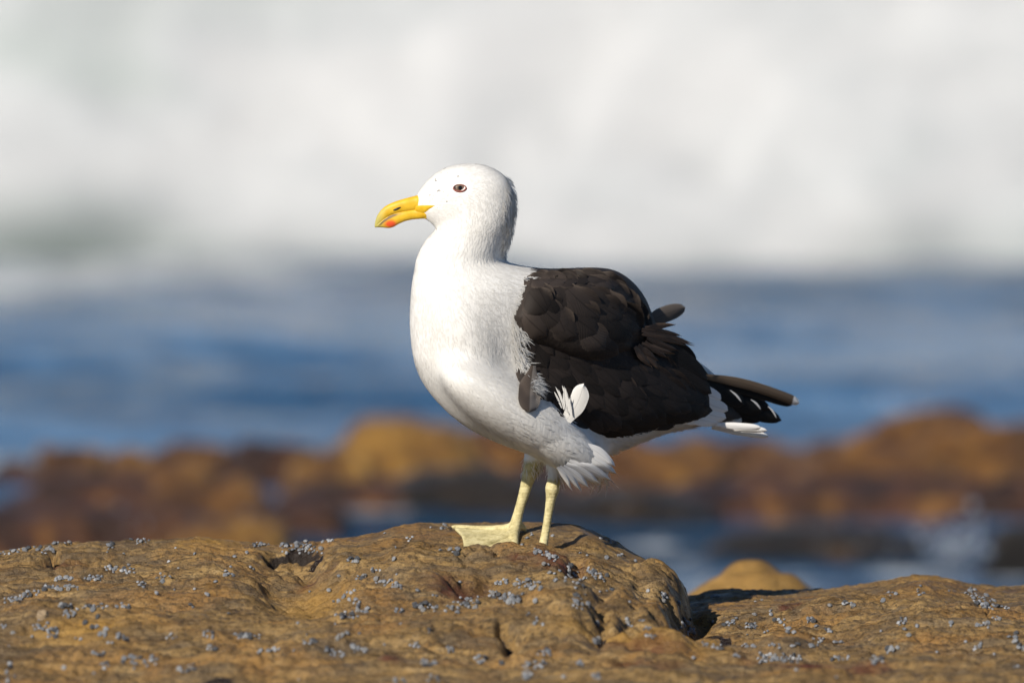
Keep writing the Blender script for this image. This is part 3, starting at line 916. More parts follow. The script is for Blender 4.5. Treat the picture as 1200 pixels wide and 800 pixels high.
class Feathers:
    def __init__(s): s.v, s.f, s.fu, s.fv, s.t, s.n = [], [], [], [], [], 0
    def add(s, root, tip, width, yfun, lift=(0.0005, 0.003), camber=0.004, bend=0.0, tipw=0.55, n=12, m=9, tint=None, point=0.0, ragged=0.0, rootw=0.45):
        r = np.array(root, float); t = np.array(tip, float)
        ax = t - r; L = np.hypot(*ax); ax /= L; nr = np.array([-ax[1], ax[0]])
        sv_ = np.linspace(0, 1, n); uu = np.linspace(-1, 1, m)
        # width along the vane
        wv = np.minimum(1, rootw + (1 - rootw) * sstep(0, 0.45, sv_))
        k = np.clip((sv_ - tipw) / (1 - tipw), 0, 1)
        wv = wv * np.sqrt(np.clip(1 - k ** (2 + 0 * k), 0.0004, 1)) ** (1 + point)
        q = np.zeros((n, m, 2))
        rag = rng.normal(0, 1, m) * ragged
        for i in range(n):
            c = r + ax * L * (sv_[i]) + nr * bend * math.sin(sv_[i] * math.pi) 
            for j in range(m):
                q[i, j] = c + nr * uu[j] * wv[i] * width / 2 + ax * rag[j] * sv_[i] ** 3
        yy = yfun(q[..., 0], q[..., 1])
        mid = yy[:, m // 2:m // 2 + 1]
        yy = np.minimum(yy, mid + 0.010)
        lf = lift[0] + (lift[1] - lift[0]) * sv_ ** 1.3
        yy = yy - lf[:, None] + camber * (uu ** 2)[None, :] * np.minimum(1, 0.2 + sv_)[:, None] * (0.5)
        yy = yy + camber * 0.6 * (sv_ ** 4)[:, None]
        V = PV(q[..., 0], q[..., 1], yy).reshape(-1, 3)
        s.v.append(V); s.f.extend([[a + s.n for a in f] for f in grid_faces(n, m)]); s.n += len(V)
        s.fu.append(np.tile(uu, n)); s.fv.append(np.repeat(sv_, m)); s.t.append(np.full(n * m, rng.random() if tint is None else tint))
        return s
    def build(s, name, mat, parent, kind=None, label=None):
        o = mesh(name, np.concatenate(s.v), s.f, mat, parent)
        fattr(o, 'fu', np.concatenate(s.fu)); fattr(o, 'fv', np.concatenate(s.fv)); fattr(o, 'tint', np.concatenate(s.t))
        if kind: o['kind'] = kind
        if label: o['label'] = label
        return o
yc1 = lambda a, b: bil(D1, a, b)
yc2 = lambda a, b: bil(D2, a, b)

# wing coverts, in shingled rows
F = Feathers()
row = 0
for py in np.arange(390, 512, 10.5):
    for px in np.arange(600 + (row % 2) * 9, 846, 17.0):
        x, y = px + rng.normal(0, 2.5), py + rng.normal(0, 2.0)
        u = (x - 600) / 250
        ang = math.radians(58 - 34 * u + rng.normal(0, 7))
        L = 29 + 24 * u + rng.normal(0, 3)
        wd = 21 + 6 * u + rng.normal(0, 2.5)
        tx, ty = x + math.cos(ang) * L, y + math.sin(ang) * L
        e = edge_dist(COVT, np.array([tx]), np.array([ty]))[0]
        if not inside(COVT, np.array([x]), np.array([y]))[0]: continue
        if not inside(COVT, np.array([tx]), np.array([ty]))[0] and e > 2.5: continue
        F.add((x, y), (tx, ty), wd, yc1, lift=(0.0003, 0.0030 + 0.0012 * rng.random()), camber=0.0035, bend=rng.normal(0, 1), tipw=0.5, tint=float(np.clip(rng.normal(0.55 - 0.55 * u, 0.2), 0, 1)))
    row += 1
F.build('wing_coverts', M_COV, wing, 'stuff')
# scapulars: large rounded feathers on the shoulder
F = Feathers()
row = 0
for py in np.arange(312, 424, 14.0):
    for px in np.arange(592 + (row % 2) * 13, 770, 24.0):
        x, y = px + rng.normal(0, 3), py + rng.normal(0, 2.5)
        u = (x - 600) / 170; v = (y - 318) / 105
        ang = math.radians(46 - 16 * u + 20 * (0.5 - v) + rng.normal(0, 9))
        L = 42 + rng.normal(0, 5); wd = 36 + rng.normal(0, 5)
        tx, ty = x + math.cos(ang) * L, y + math.sin(ang) * L
        e = edge_dist(SCAP, np.array([tx]), np.array([ty]))[0]
        if not inside(SCAP, np.array([x]), np.array([y]))[0] and not (y < 335 and 622 < x < 740 and y > 313): continue
        if y < 328: ang = math.radians(9 + rng.normal(0, 5))
        pts = [(tx, ty)] + [(x + math.cos(ang) * L * q - math.sin(ang) * wd * .5 * sg_, y + math.sin(ang) * L * q + math.cos(ang) * wd * .5 * sg_) for q in (.5, .8) for sg_ in (-.85, .85)]
        bad = [edge_dist(SCAP, np.array([a]), np.array([b]))[0] for a, b in pts if not inside(SCAP, np.array([a]), np.array([b]))[0]]
        if bad and max(bad) > 4.0: continue
        F.add((x, y), (tx, ty), wd, yc2, lift=(0.0004, 0.0042 + 0.0016 * rng.random()), camber=0.006, bend=rng.normal(0, 2), tipw=0.42, tint=float(np.clip(rng.normal(0.62 - 0.45 * u, 0.25), 0, 1)))
    row += 1
BK = [(622, 321), (640, 321), (660, 319), (682, 318), (702, 318.5), (718, 323), (731, 332), (742, 342.5), (751, 355), (758, 368), (762.5, 381), (764, 395)]
for k in range(len(BK) - 1):
    for q in (0.0, 0.5):
        (x0, y0), (x1, y1) = BK[k], BK[k + 1]
        x, y = x0 + (x1 - x0) * q, y0 + (y1 - y0) * q
        a_ = math.atan2(y1 - y0, x1 - x0) + math.radians(6 + rng.normal(0, 5))
        ins_ = 7 + rng.normal(0, 1.5)
        x, y = x - math.sin(a_) * ins_, y + math.cos(a_) * ins_
        L = 32 + rng.normal(0, 4)
        F.add((x - math.cos(a_) * 8, y - math.sin(a_) * 8), (x + math.cos(a_) * L * .75, y + math.sin(a_) * L * .75), 19 + rng.normal(0, 2), yc2, lift=(0.001, 0.006), camber=0.006, bend=-1.5, tipw=0.4, tint=float(np.clip(rng.normal(0.45 - 0.4 * k / 11, 0.2), 0, 1)), ragged=0.8)
F.build('scapulars', M_SCAP, wing, 'stuff')

# tertials and flight feathers
tipY = lambda base: (lambda a, b: base + 0.0 * np.asarray(a))
slope = lambda y0, y1, x0=760, x1=940: (lambda a, b: y0 + (y1 - y0) * (np.asarray(a) - x0) / (x1 - x0))
fl = lambda off: (lambda a, b: ysh(a) - .048 + .00016 * (np.asarray(a) - 800) + off)
F = Feathers()
for (a, b, wd, bd) in [((758, 398), (810, 432), 22, -2), ((764, 402), (829, 446), 24, -3), ((760, 420), (834, 461), 26, -3), ((752, 436), (831, 477), 26, -3), ((740, 455), (820, 488), 24, -3), ((728, 474), (808, 493), 22, -2), ((715, 492), (790, 500), 18, -2)]:
    F.add(a, b, wd, lambda p, q: np.minimum(yc1(p, q), fl(-.004)(p, q)), lift=(0.001, 0.002), camber=0.004, bend=bd, tipw=0.5, tint=rng.random())
F.build('tertials', M_SEC, wing, 'stuff')
for (a, b, wd, bd) in [((800, 438), (845, 468), 20, 5), ((806, 452), (853, 481), 19, 5), ((800, 468), (851, 490), 18, 4), ((796, 480), (841, 495), 15, 3), ((784, 484), (822, 494), 11, 2)]:
    Feathers().add(a, b, wd, fl(.006), lift=(0.0, 0.002), camber=0.005, bend=bd, tipw=0.62, n=16).build('tertial_tip', M_WHITEF, wing)
# primaries: the long brown one on top, black ones under it
Feathers().add((812, 447), (928, 475), 10, fl(.017), lift=(0, 0), camber=.004, bend=-4, tipw=.8, tint=.2, n=24).build('primary_feather', M_PRIMB, wing)
Feathers().add((812, 439), (937, 472), 11.5, fl(.012), lift=(0, 0.001), camber=0.007, bend=-5, tipw=0.91, tint=0.9, n=40).build('primary_feather', M_PRIM, wing, label='long brown primary with a white tip')
for k, (a, b, wd, bd, off) in enumerate([((800, 446), (872, 474), 24, -4, .020), ((800, 454), (893, 482), 24, -4, .026), ((800, 466), (916, 492.5), 22, -5, .032), ((800, 478), (893, 492), 18, -2, .036), ((806, 452), (886, 486), 34, -2, .040), ((815, 470), (872, 494), 22, 0, .044), ((806, 450), (903, 480), 22, -3, .030)]):
    Feathers().add(a, b, wd, fl(off - .004), lift=(0, 0.001), camber=0.006, bend=bd, tipw=0.70, tint=0.3, point=0.25, n=24).build('primary_feather', M_PRIMB, wing)
for (a, b, wd) in [((855.5, 457), (869, 471), 2.2), ((880, 468), (891.5, 479.5), 2.2), ((900, 476), (910, 489.5), 2.0)]:
    Feathers().add(a, b, wd, fl(.006), camber=0.001, bend=-1.2, tipw=0.5, tint=0.8, n=10, m=5, lift=(0.002, 0.002)).build('primary_edge', M_WHITEF, wing)
# thin white trailing edge seen over the rump
Feathers().add((808, 419), (843, 447), 5, fl(.035), lift=(0, 0), camber=0.002, bend=-1.0, tipw=0.7, tint=0.8).build('tertial_edge', M_WHITEF, fwing)
# loose feathers
Feathers().add((625, 428), (620, 483), 26, lambda a, b: bil(D1, a, b) - .006, lift=(0, 0.004), camber=0.006, bend=1.5, tipw=0.7, tint=0.6, n=20, rootw=0.25).build('loose_feather', M_SPLIT, wing, label='loose grey feather hanging over the flank')
Feathers().add((663, 493), (684, 450), 21, lambda a, b: bil(D1, 667, 487) - .012 + 0 * np.asarray(a), lift=(0, 0.004), camber=0.005, bend=3, tipw=0.72, tint=0.6, n=20, rootw=0.6, ragged=1.5, point=0.5).build('loose_feather', M_FLUFF, wing, label='white fluffy feather standing up from the flank')
Feathers().add((752, 380), (803, 360), 19, lambda a, b: ysh(a) + .015, lift=(0, 0.002), camber=0.007, bend=-1, tipw=0.6, tint=0.2, n=20).build('loose_feather', M_GREYF, fwing, label='grey-brown feather sticking out behind the back')
F = Feathers()
for (a, b, wd, bd) in [((752, 388), (811, 402), 6, -2), ((754, 390), (812, 405), 4.5, -2), ((752, 392), (804, 405), 5, -1), ((756, 384), (789, 380), 8, 0), ((758, 396), (794, 410), 8, 1), ((756, 392), (797, 399), 7, 0), ((752, 402), (788, 413), 7, 1), ((752, 386), (797, 393), 7, -1), ((748, 404), (771, 422), 9, 1), ((752, 408), (773, 433), 8, 0), ((744, 406), (762, 428), 9, 1), ((756, 400), (781, 418), 7, 1)]:
    F.add(a, b, wd, (lambda a, b: np.minimum(ysh(a) - .075 + .0005 * (np.asarray(a) - 750), bil(D2, a, b) - .002 + .0006 * np.clip(np.asarray(a) - 770, 0, 99))), lift=(0, 0.003), camber=0.003, bend=bd, tipw=0.35, ragged=2.2, m=9, point=0.4)
F.build('ruffled_tuft', M_TUFT, wing, 'stuff')

F = Feathers()
for k in range(11):
    x0 = 656 + k * 1.1 + rng.normal(0, .6)
    F.add((x0 + 3, 478 + k * .9), (x0 - 3 + rng.normal(0, 3), 452 + abs(k - 5) * 1.2 + rng.normal(0, 3)), 2.2, lambda a, b: bil(D1, 660, 482) - .010 + 0 * np.asarray(a), lift=(0, .003), camber=.0008, bend=rng.normal(0, 1.5), tipw=.3, tint=.8, n=8, m=3)
F.build('downy_wisps', M_FLUFF, wing, 'stuff')
# tail
F = Feathers()
for k, (a, b, wd) in enumerate([((836, 497), (892, 501), 8), ((836, 499), (899, 504), 8), ((834, 501), (901, 511), 8), ((835, 500), (896, 508), 8)]):
    F.add(a, b, wd, (lambda o_: (lambda p, q: ysh(p) + o_ - .030 - 0.0005 * (np.asarray(p) - 836)))(0.012 * k), lift=(0, 0), camber=0.004, tipw=0.72, tint=rng.random(), n=20)
F.build('tail', M_WHITEF, gull, 'stuff')

# ------------------------------------------------------------------ soft white plumage
def strands(count, region, Lr, Wr, lift, seed, jit=0.25, dirfix=None, tintr=(0, 1)):
    r = np.random.default_rng(seed)
    me_ = body.data
    V, Fc, T, NN, DK = [], [], [], [], []
    tri_i = np.array([f[:3] for f in body_faces]); quad = np.array([len(f) for f in body_faces])
    A = BV_[tri_i[:, 0]]; Bq = BV_[tri_i[:, 1]]; Cq = BV_[np.array([f[-1] for f in body_faces])]
    cen = (A + Cq + Bq) / 3
    fx, fy = proj(cen)
    ok = region(fx, fy, cen)
    idx = np.nonzero(ok)[0]
    pick = r.choice(idx, count)
    nv = np.empty(len(me_.polygons) * 3); me_.polygons.foreach_get('normal', nv); nv = nv.reshape(-1, 3)
    for f in pick:
        a, b = r.random(), r.random()
        p = A[f] + (Bq[f] - A[f]) * a + (Cq[f] - A[f]) * b
        n = nv[f]
        _, li, _ = KD.find(p)
        d = LT[li] if dirfix is None else np.array(dirfix)
        d = d - n * np.dot(d, n)
        l = np.linalg.norm(d)
        if l < 1e-4: continue
        d = d / l + np.cross(n, d / l) * r.normal(0, jit); d /= np.linalg.norm(d)
        s_ = np.cross(n, d)
        L = r.uniform(*Lr); W = r.uniform(*Wr) / 2
        lf = lift * r.uniform(0.4, 1.3)
        cu = r.normal(0, 0.12) * L
        p0 = p - n * 0.0004; p1 = p + d * L * 0.55 + s_ * cu * 0.4; p2 = p + d * L + s_ * cu
        h1 = BODY_BVH.find_nearest(Vector(p1)); h2 = BODY_BVH.find_nearest(Vector(p2))
        hug = float(np.clip(1.3 - lift / 0.0025, 0, 1))
        n1 = np.array(h1[1]); n2 = np.array(h2[1])
        if np.dot(n1, n) > 0.3: p1 = p1 * (1 - hug) + np.array(h1[0]) * hug
        else: n1 = n
        if np.dot(n2, n) > 0.3: p2 = p2 * (1 - hug) + np.array(h2[0]) * hug
        else: n2 = n1
        p1 = p1 + n1 * lf * 0.8; p2 = p2 + n2 * lf * 0.9
        i0 = len(V)
        V += [p0 - s_ * W * .7, p0 + s_ * W * .7, p1 - s_ * W, p1 + s_ * W, p2]
        Fc += [(i0, i0 + 2, i0 + 3, i0 + 1), (i0 + 2, i0 + 4, i0 + 3)]
        T += [r.uniform(*tintr)] * 5
        NN += [n - s_ * .04, n + s_ * .04, n1 - s_ * .10, n1 + s_ * .10, n2 + d * 0.05]; DK += [1.0 if (r.random() < 0.045 and math.exp(-((fx[f] - 513) / 14) ** 2 - ((fy[f] - 228) / 12) ** 2) + .25 * math.exp(-((fx[f] - 525) / 28) ** 2 - ((fy[f] - 206) / 9) ** 2) > r.random()) else 0.0] * 5
    return V, Fc, T, NN, DK
def build_strands(name, sets):
    V, Fc, T, NN, DK = [], [], [], [], []
    for (v, f, t, n, dk) in sets:
        k = len(V)
        V += v; Fc += [tuple(i + k for i in q) for q in f]; T += t; NN += n; DK += dk
    o = mesh(name, np.array(V), Fc, M_STRAND, gull)
    NN = np.array(NN); NN /= np.linalg.norm(NN, axis=1, keepdims=True)
    o.data.normals_split_custom_set_from_vertices(NN.tolist())
    fattr(o, 'tint', T); fattr(o, 'dark', np.array(DK) * .8)
    o['kind'] = 'stuff'
    return o
nomant = lambda fx, fy: ~(inside(MANT, fx, fy) & (edge_dist(MANT, fx, fy) > 3))
EYEC = (538.5, 220.5)
noeye = lambda fx, fy: (np.hypot((fx - EYEC[0]) / 12, (fy - EYEC[1]) / 8) > 1)
gape = [(480, 225), (486, 238), (514, 238), (500, 250), (502, 258), (480, 262)]
nobeak = lambda fx, fy: ~inside(gape, fx, fy) & ((fx > 490) | (fy > 270))
nobig = lambda fx, fy: nomant(fx, fy) & noeye(fx, fy) & nobeak(fx, fy)
sets = [
    strands(5000, lambda x, y, c: (y < 275) & nobig(x, y), (.004, .008), (.0012, .0020), .0002, 1),
    strands(5000, lambda x, y, c: (y >= 270) & (y < 430) & nobig(x, y), (.009, .016), (.0016, .0030), .0002, 2),
    strands(10000, lambda x, y, c: (y >= 415) & (c[:, 2] > 0.105) & nobig(x, y) & ~((x > 592) & (y > 462) & (x < 725) & ((x * 7.31) % 1 > 0.12)), (.012, .022), (.0014, .0026), .0006, 3, 0.2),
    # shaggy nape, ragged breast edge beside the wing, flank and belly tips
    strands(700, lambda x, y, c: (x > 590) & (y > 205) & (y < 300), (.009, .015), (.0009, .0018), .0034, 4, 0.2),
    strands(1300, lambda x, y, c: (edge_dist(MANT, x, y) < 9) & (y > 325) & (y < 460) & (x < 640), (.010, .018), (.0008, .0014), .0035, 5, 0.35),
    strands(1500, lambda x, y, c: (x > 592) & (x < 622) & (y > 352) & (y < 460) & (edge_dist(MANT, x, y) < 7) & ~inside(MANT, x, y), (.012, .024), (.0009, .0016), .013, 15, 0.45),
    strands(350, lambda x, y, c: (x > 650) & (x < 712) & (y > 545) & (c[:, 2] > 0.085), (.014, .030), (.0008, .0014), .0040, 8, 0.3, (0.45, 0, -0.9)),
    strands(900, lambda x, y, c: (x > 715) & (y > 500) & (c[:, 2] > 0.10), (.010, .020), (.0008, .0014), .0030, 9, 0.3),
    strands(500, lambda x, y, c: (x > 605) & (x < 665) & (y > 535) & (y < 556) & (c[:, 2] > 0.085), (.008, .014), (.0007, .0011), .0034, 10, 0.3, (0.1, 0, -1)),
]
build_strands('plumage', sets)

M_CLAW = plain('claw_horn', (0.05, 0.038, 0.025), 0.4)
for (px, py, y, a) in [(526.5, 618.2, .048, 200), (540, 647, -.041, 160), (606, 650, -.048, 90), (617, 624, .043, 60)]:
    mesh('claw', *px_ell(px, py, y, a, 4.0, 1.5, .0015), M_CLAW, gull)
F = Feathers()
for (a, b, wd) in [((676, 528), (719, 553), 15), ((668, 538), (713, 561), 13), ((664, 543), (702, 566), 11), ((660, 546), (690, 571), 10), ((656, 546), (679, 573), 8), ((684, 520), (719, 545), 14), ((653, 547), (668, 570), 7)]:
    F.add(a, b, wd, lambda p, q: ysh(p) - .107 + .0006 * np.clip(np.asarray(q) - 545, 0, 99), lift=(-.007, .002), camber=.005, bend=-1.5, tipw=.35, ragged=2.5, m=13, n=14, point=.3)
F.build('flank_plumes', M_WHITEF, gull, 'stuff')
# ------------------------------------------------------------------ bill
def mat_bill():
    s = N('bill_horn')
    o = s.coord()
    c = s.ramp(s.noise(o, 90, 4, 0.6), [(0.3, (0.60, 0.35, 0.015)), (0.6, (0.74, 0.455, 0.028))])
    c = s.mix(s.attr('horn'), c, (0.42, 0.40, 0.12))
    c = s.mix(s.attr('spot'), c, (0.72, 0.085, 0.025))
    c = s.mix(s.attr('line'), c, (0.10, 0.065, 0.03))
    nrm = s.bump(s.noise(s.coord((0.4, 1, 1.4)), 250, 4, 0.6), 0.25, 0.001)
    return s.set(Base_Color=c, Roughness=0.47, Specular_IOR_Level=0.3, Normal=nrm)
def loft_beak(top, bot, half, xs_, yc=-.068, m=44, power=1.0):
    v = []
    for x in xs_:
        tp = np.interp(x, [p[0] for p in top], [p[1] for p in top]); bt = np.interp(x, [p[0] for p in bot], [p[1] for p in bot])
        hw = np.interp(x, [p[0] for p in half], [p[1] for p in half])
        cy, hh = (tp + bt) / 2, max((bt - tp) / 2, 0.15)
        for j in range(m):
            th = 2 * math.pi * j / m
            cs, sn = math.cos(th), math.sin(th)
            v.append(P(x, cy - hh * np.sign(cs) * abs(cs) ** 0.9, yc + hw * 0.001 * np.sign(sn) * abs(sn) ** 0.75)[:])
    n = len(xs_)
    return v, grid_faces(n, m, True) + [list(range(m))[::-1], list(range((n - 1) * m, n * m))]
CULM = [(439.2, 263), (440, 258), (442, 252.5), (446, 246.5), (451, 242), (457, 238.6), (465, 235.4), (475, 232.4), (486, 229.6), (500, 226)]
TOMU = [(439.2, 266.5), (441, 266.6), (444, 263.8), (449, 259), (455, 254.8), (461, 252), (468, 250.2), (480, 248.6), (494, 246), (512, 242)]
GONY = [(442, 266.4), (448, 266.6), (456, 267.4), (461, 266.2), (467, 262.6), (474, 259.4), (483, 257.3), (494, 256.4), (505, 256)]
HALF = [(439, 1.0), (442, 2.6), (450, 4.6), (462, 6.0), (475, 7.2), (486, 8.6), (500, 9.5), (512, 8)]
for q in (484, 488, 492, 496, 500):
    HALF = [h for h in HALF if h[0] < 482] + [h for h in HALF if h[0] >= 482 and h[0] < q and h[0] in (484, 488, 492, 496)] + [(q, max(7.0, (-.068 - float(bil(NEARD, q, 247))) * 1000 + (1.7 if q < 493 else 0.6 if q < 497 else -1)))]
xs1 = np.concatenate([np.linspace(439.2, 446, 10), np.linspace(447, 500, 36)])
v1, f1 = loft_beak(CULM, TOMU, HALF, xs1)
xs2 = np.linspace(441.5, 502, 36)
v2, f2 = loft_beak([(p[0], p[1] - 3.2) for p in TOMU], GONY, [(p[0], p[1] * 0.90) for p in HALF], xs2)
# gape: yellow skin running back over the cheek
GP = [(486, 240.5), (511.5, 240.3), (503, 245), (496.5, 250.5), (499.5, 255.5), (494, 256), (487, 250)]
gv, gf = patch(GP, 0.0016, 3.5, NEARD, step=1.0)
nb = len(v1)
allv = list(v1) + list(v2) + [tuple(q) for q in gv]
allf = f1 + [[i + nb for i in f] for f in f2] + [[i + nb + len(v2) for i in f] for f in gf]
beak = mesh('beak', allv, allf, mat_bill(), gull)
bxp, byp = proj(np.array(allv))
tom = np.interp(bxp, [p[0] for p in TOMU], [p[1] for p in TOMU])
fattr(beak, 'horn', np.clip(sstep(455, 441, bxp) * 0.85, 0, 1))
spot = np.exp(-(((bxp - 458) / 7.0) ** 2 + ((byp - 262.5) / 4.2) ** 2) ** 1.5) * (byp > tom + 0.8)
fattr(beak, 'spot', np.clip(spot * 1.25, 0, 1))
fattr(beak, 'line', np.clip(0.5 * np.exp(-((byp - tom - 0.4) / 0.8) ** 2) * sstep(480, 462, bxp) + 0.75 * (byp - tom > -0.8) * sstep(3.4, 1.4, byp - tom) * sstep(470, 460, bxp) * sstep(443, 447, bxp) * (np.arange(len(bxp)) < nb + len(v2)), 0, 1))
M_DARK = plain('dark_skin', (0.012, 0.010, 0.009), 0.4)
o = mesh('nostril', *px_ell(465.5, 244.6, -0.0742, -22, 5.2, 1.1, .0012), M_DARK, beak)

# ------------------------------------------------------------------ eyes
M_LID = plain('red_eyelid', (0.20, 0.040, 0.026), 0.5, var=0.3, scale=300)
def mat_eye():
    s = N('eyeball')
    d = s.attr('rad')
    c = s.ramp(d, [(0.0, (0.004, 0.004, 0.004)), (0.36, (0.005, 0.005, 0.005)), (0.44, (0.15, 0.10, 0.07)), (0.75, (0.20, 0.135, 0.095)), (1.0, (0.05, 0.035, 0.03))])
    return s.set(Base_Color=c, Roughness=0.06, Specular_IOR_Level=0.6)
M_EYE = mat_eye()
for far in (False, True):
    D = FARD if far else NEARD
    sg = 1 if far else -1
    y0 = float(bil(D, EYEC[0], EYEC[1]))
    v, f = px_ell(EYEC[0], EYEC[1], y0 - sg * 0.0016, 0, 7.4, 4.6, .0036)
    eye = mesh('eye', v, f, M_EYE, gull)
    ex, ey = proj(np.array(v))
    fattr(eye, 'rad', np.clip(np.hypot((ex - EYEC[0] - 0.8), (ey - EYEC[1] + 0.3)) / 6.0, 0, 1))
    # almond-shaped red lid
    lv, n_, m_ = [], 40, 8
    for i in range(n_):
        t = 2 * math.pi * i / n_
        c_, s__ = math.cos(t), math.sin(t)
        lx = EYEC[0] + 0.3 + 7.4 * np.sign(c_) * abs(c_) ** 0.85 ; ly = EYEC[1] - 4.0 * np.sign(s__) * abs(s__) ** 1.25 + 0.02 * (lx - EYEC[0]) ** 2 * (-0.25)
        w_ = 0.85 + 0.35 * (s__ < 0)
        yb = float(bil(D, lx, ly)) + sg * 0.0006
        for j in range(m_):
            a = 2 * math.pi * j / m_
            k = 1 + w_ * math.cos(a) / math.hypot(lx - EYEC[0], ly - EYEC[1])
            lv.append(P(EYEC[0] + (lx - EYEC[0]) * k, EYEC[1] + (ly - EYEC[1]) * k, yb + sg * 0.0012 * math.sin(a))[:])
    fl = [( (i * m_ + j), (i * m_ + (j + 1) % m_), (((i + 1) % n_) * m_ + (j + 1) % m_), (((i + 1) % n_) * m_ + j)) for i in range(n_) for j in range(m_)]
    mesh('eyelid', lv, fl, M_LID, eye)

# ------------------------------------------------------------------ periwinkle snails
def snail_mesh(name, seed, col):
    """a turban-shaped whorled shell, unit radius, mouth on the rock"""
    r = np.random.default_rng(seed)
    n, m = 34, 10
    v = []
    for i in range(n):
        t = i / (n - 1)
        a = t * 2 * math.pi * 2.6
        R = 0.62 * (1 - t) ** 1.25 + 0.02          # distance of tube centre from the axis
        rr = 0.50 * (1 - t) ** 1.0 + 0.03          # tube radius
        z = 0.42 + 0.95 * (1 - (1 - t) ** 1.35)
        for j in range(m):
            th = 2 * math.pi * j / m
            q = R + rr * math.cos(th)
            v.append((q * math.cos(a), q * math.sin(a), z + rr * 0.95 * math.sin(th) - 0.06))
    f = grid_faces(n, m, True) + [list(range(m)), list(range((n - 1) * m, n * m))[::-1]]
    s = N(name + '_shell')
    o = s.coord()
    c = s.ramp(s.noise(o, 2.2, 4, 0.65), [(0.32, tuple(x * 0.55 for x in col)), (0.5, col), (0.7, tuple(min(0.7, x * 1.45) for x in col))])
    band = s.n('ShaderNodeTexWave', wave_type='BANDS', bands_direction='Z', Vector=o, Scale=2.4, Distortion=1.5).outputs['Fac']
    c = s.mix(s.math('MULTIPLY', band, 0.35), c, tuple(x * 0.5 for x in col))
    s.set(Base_Color=c, Roughness=0.42, Normal=s.bump(s.noise(o, 9, 4, 0.7), 0.4, 0.1))
    ob = mesh(name, v, f, s.m)
    me_ = ob.data
    bpy.data.objects.remove(ob)
    return me_
SHELL = [(snail_mesh('snail', 1, (0.20, 0.212, 0.235)), 'blue-grey'), (snail_mesh('snail', 2, (0.31, 0.32, 0.335)), 'pale grey'), (snail_mesh('snail', 3, (0.07, 0.074, 0.083)), 'dark slate'), (snail_mesh('snail', 4, (0.25, 0.245, 0.24)), 'stone-grey')]

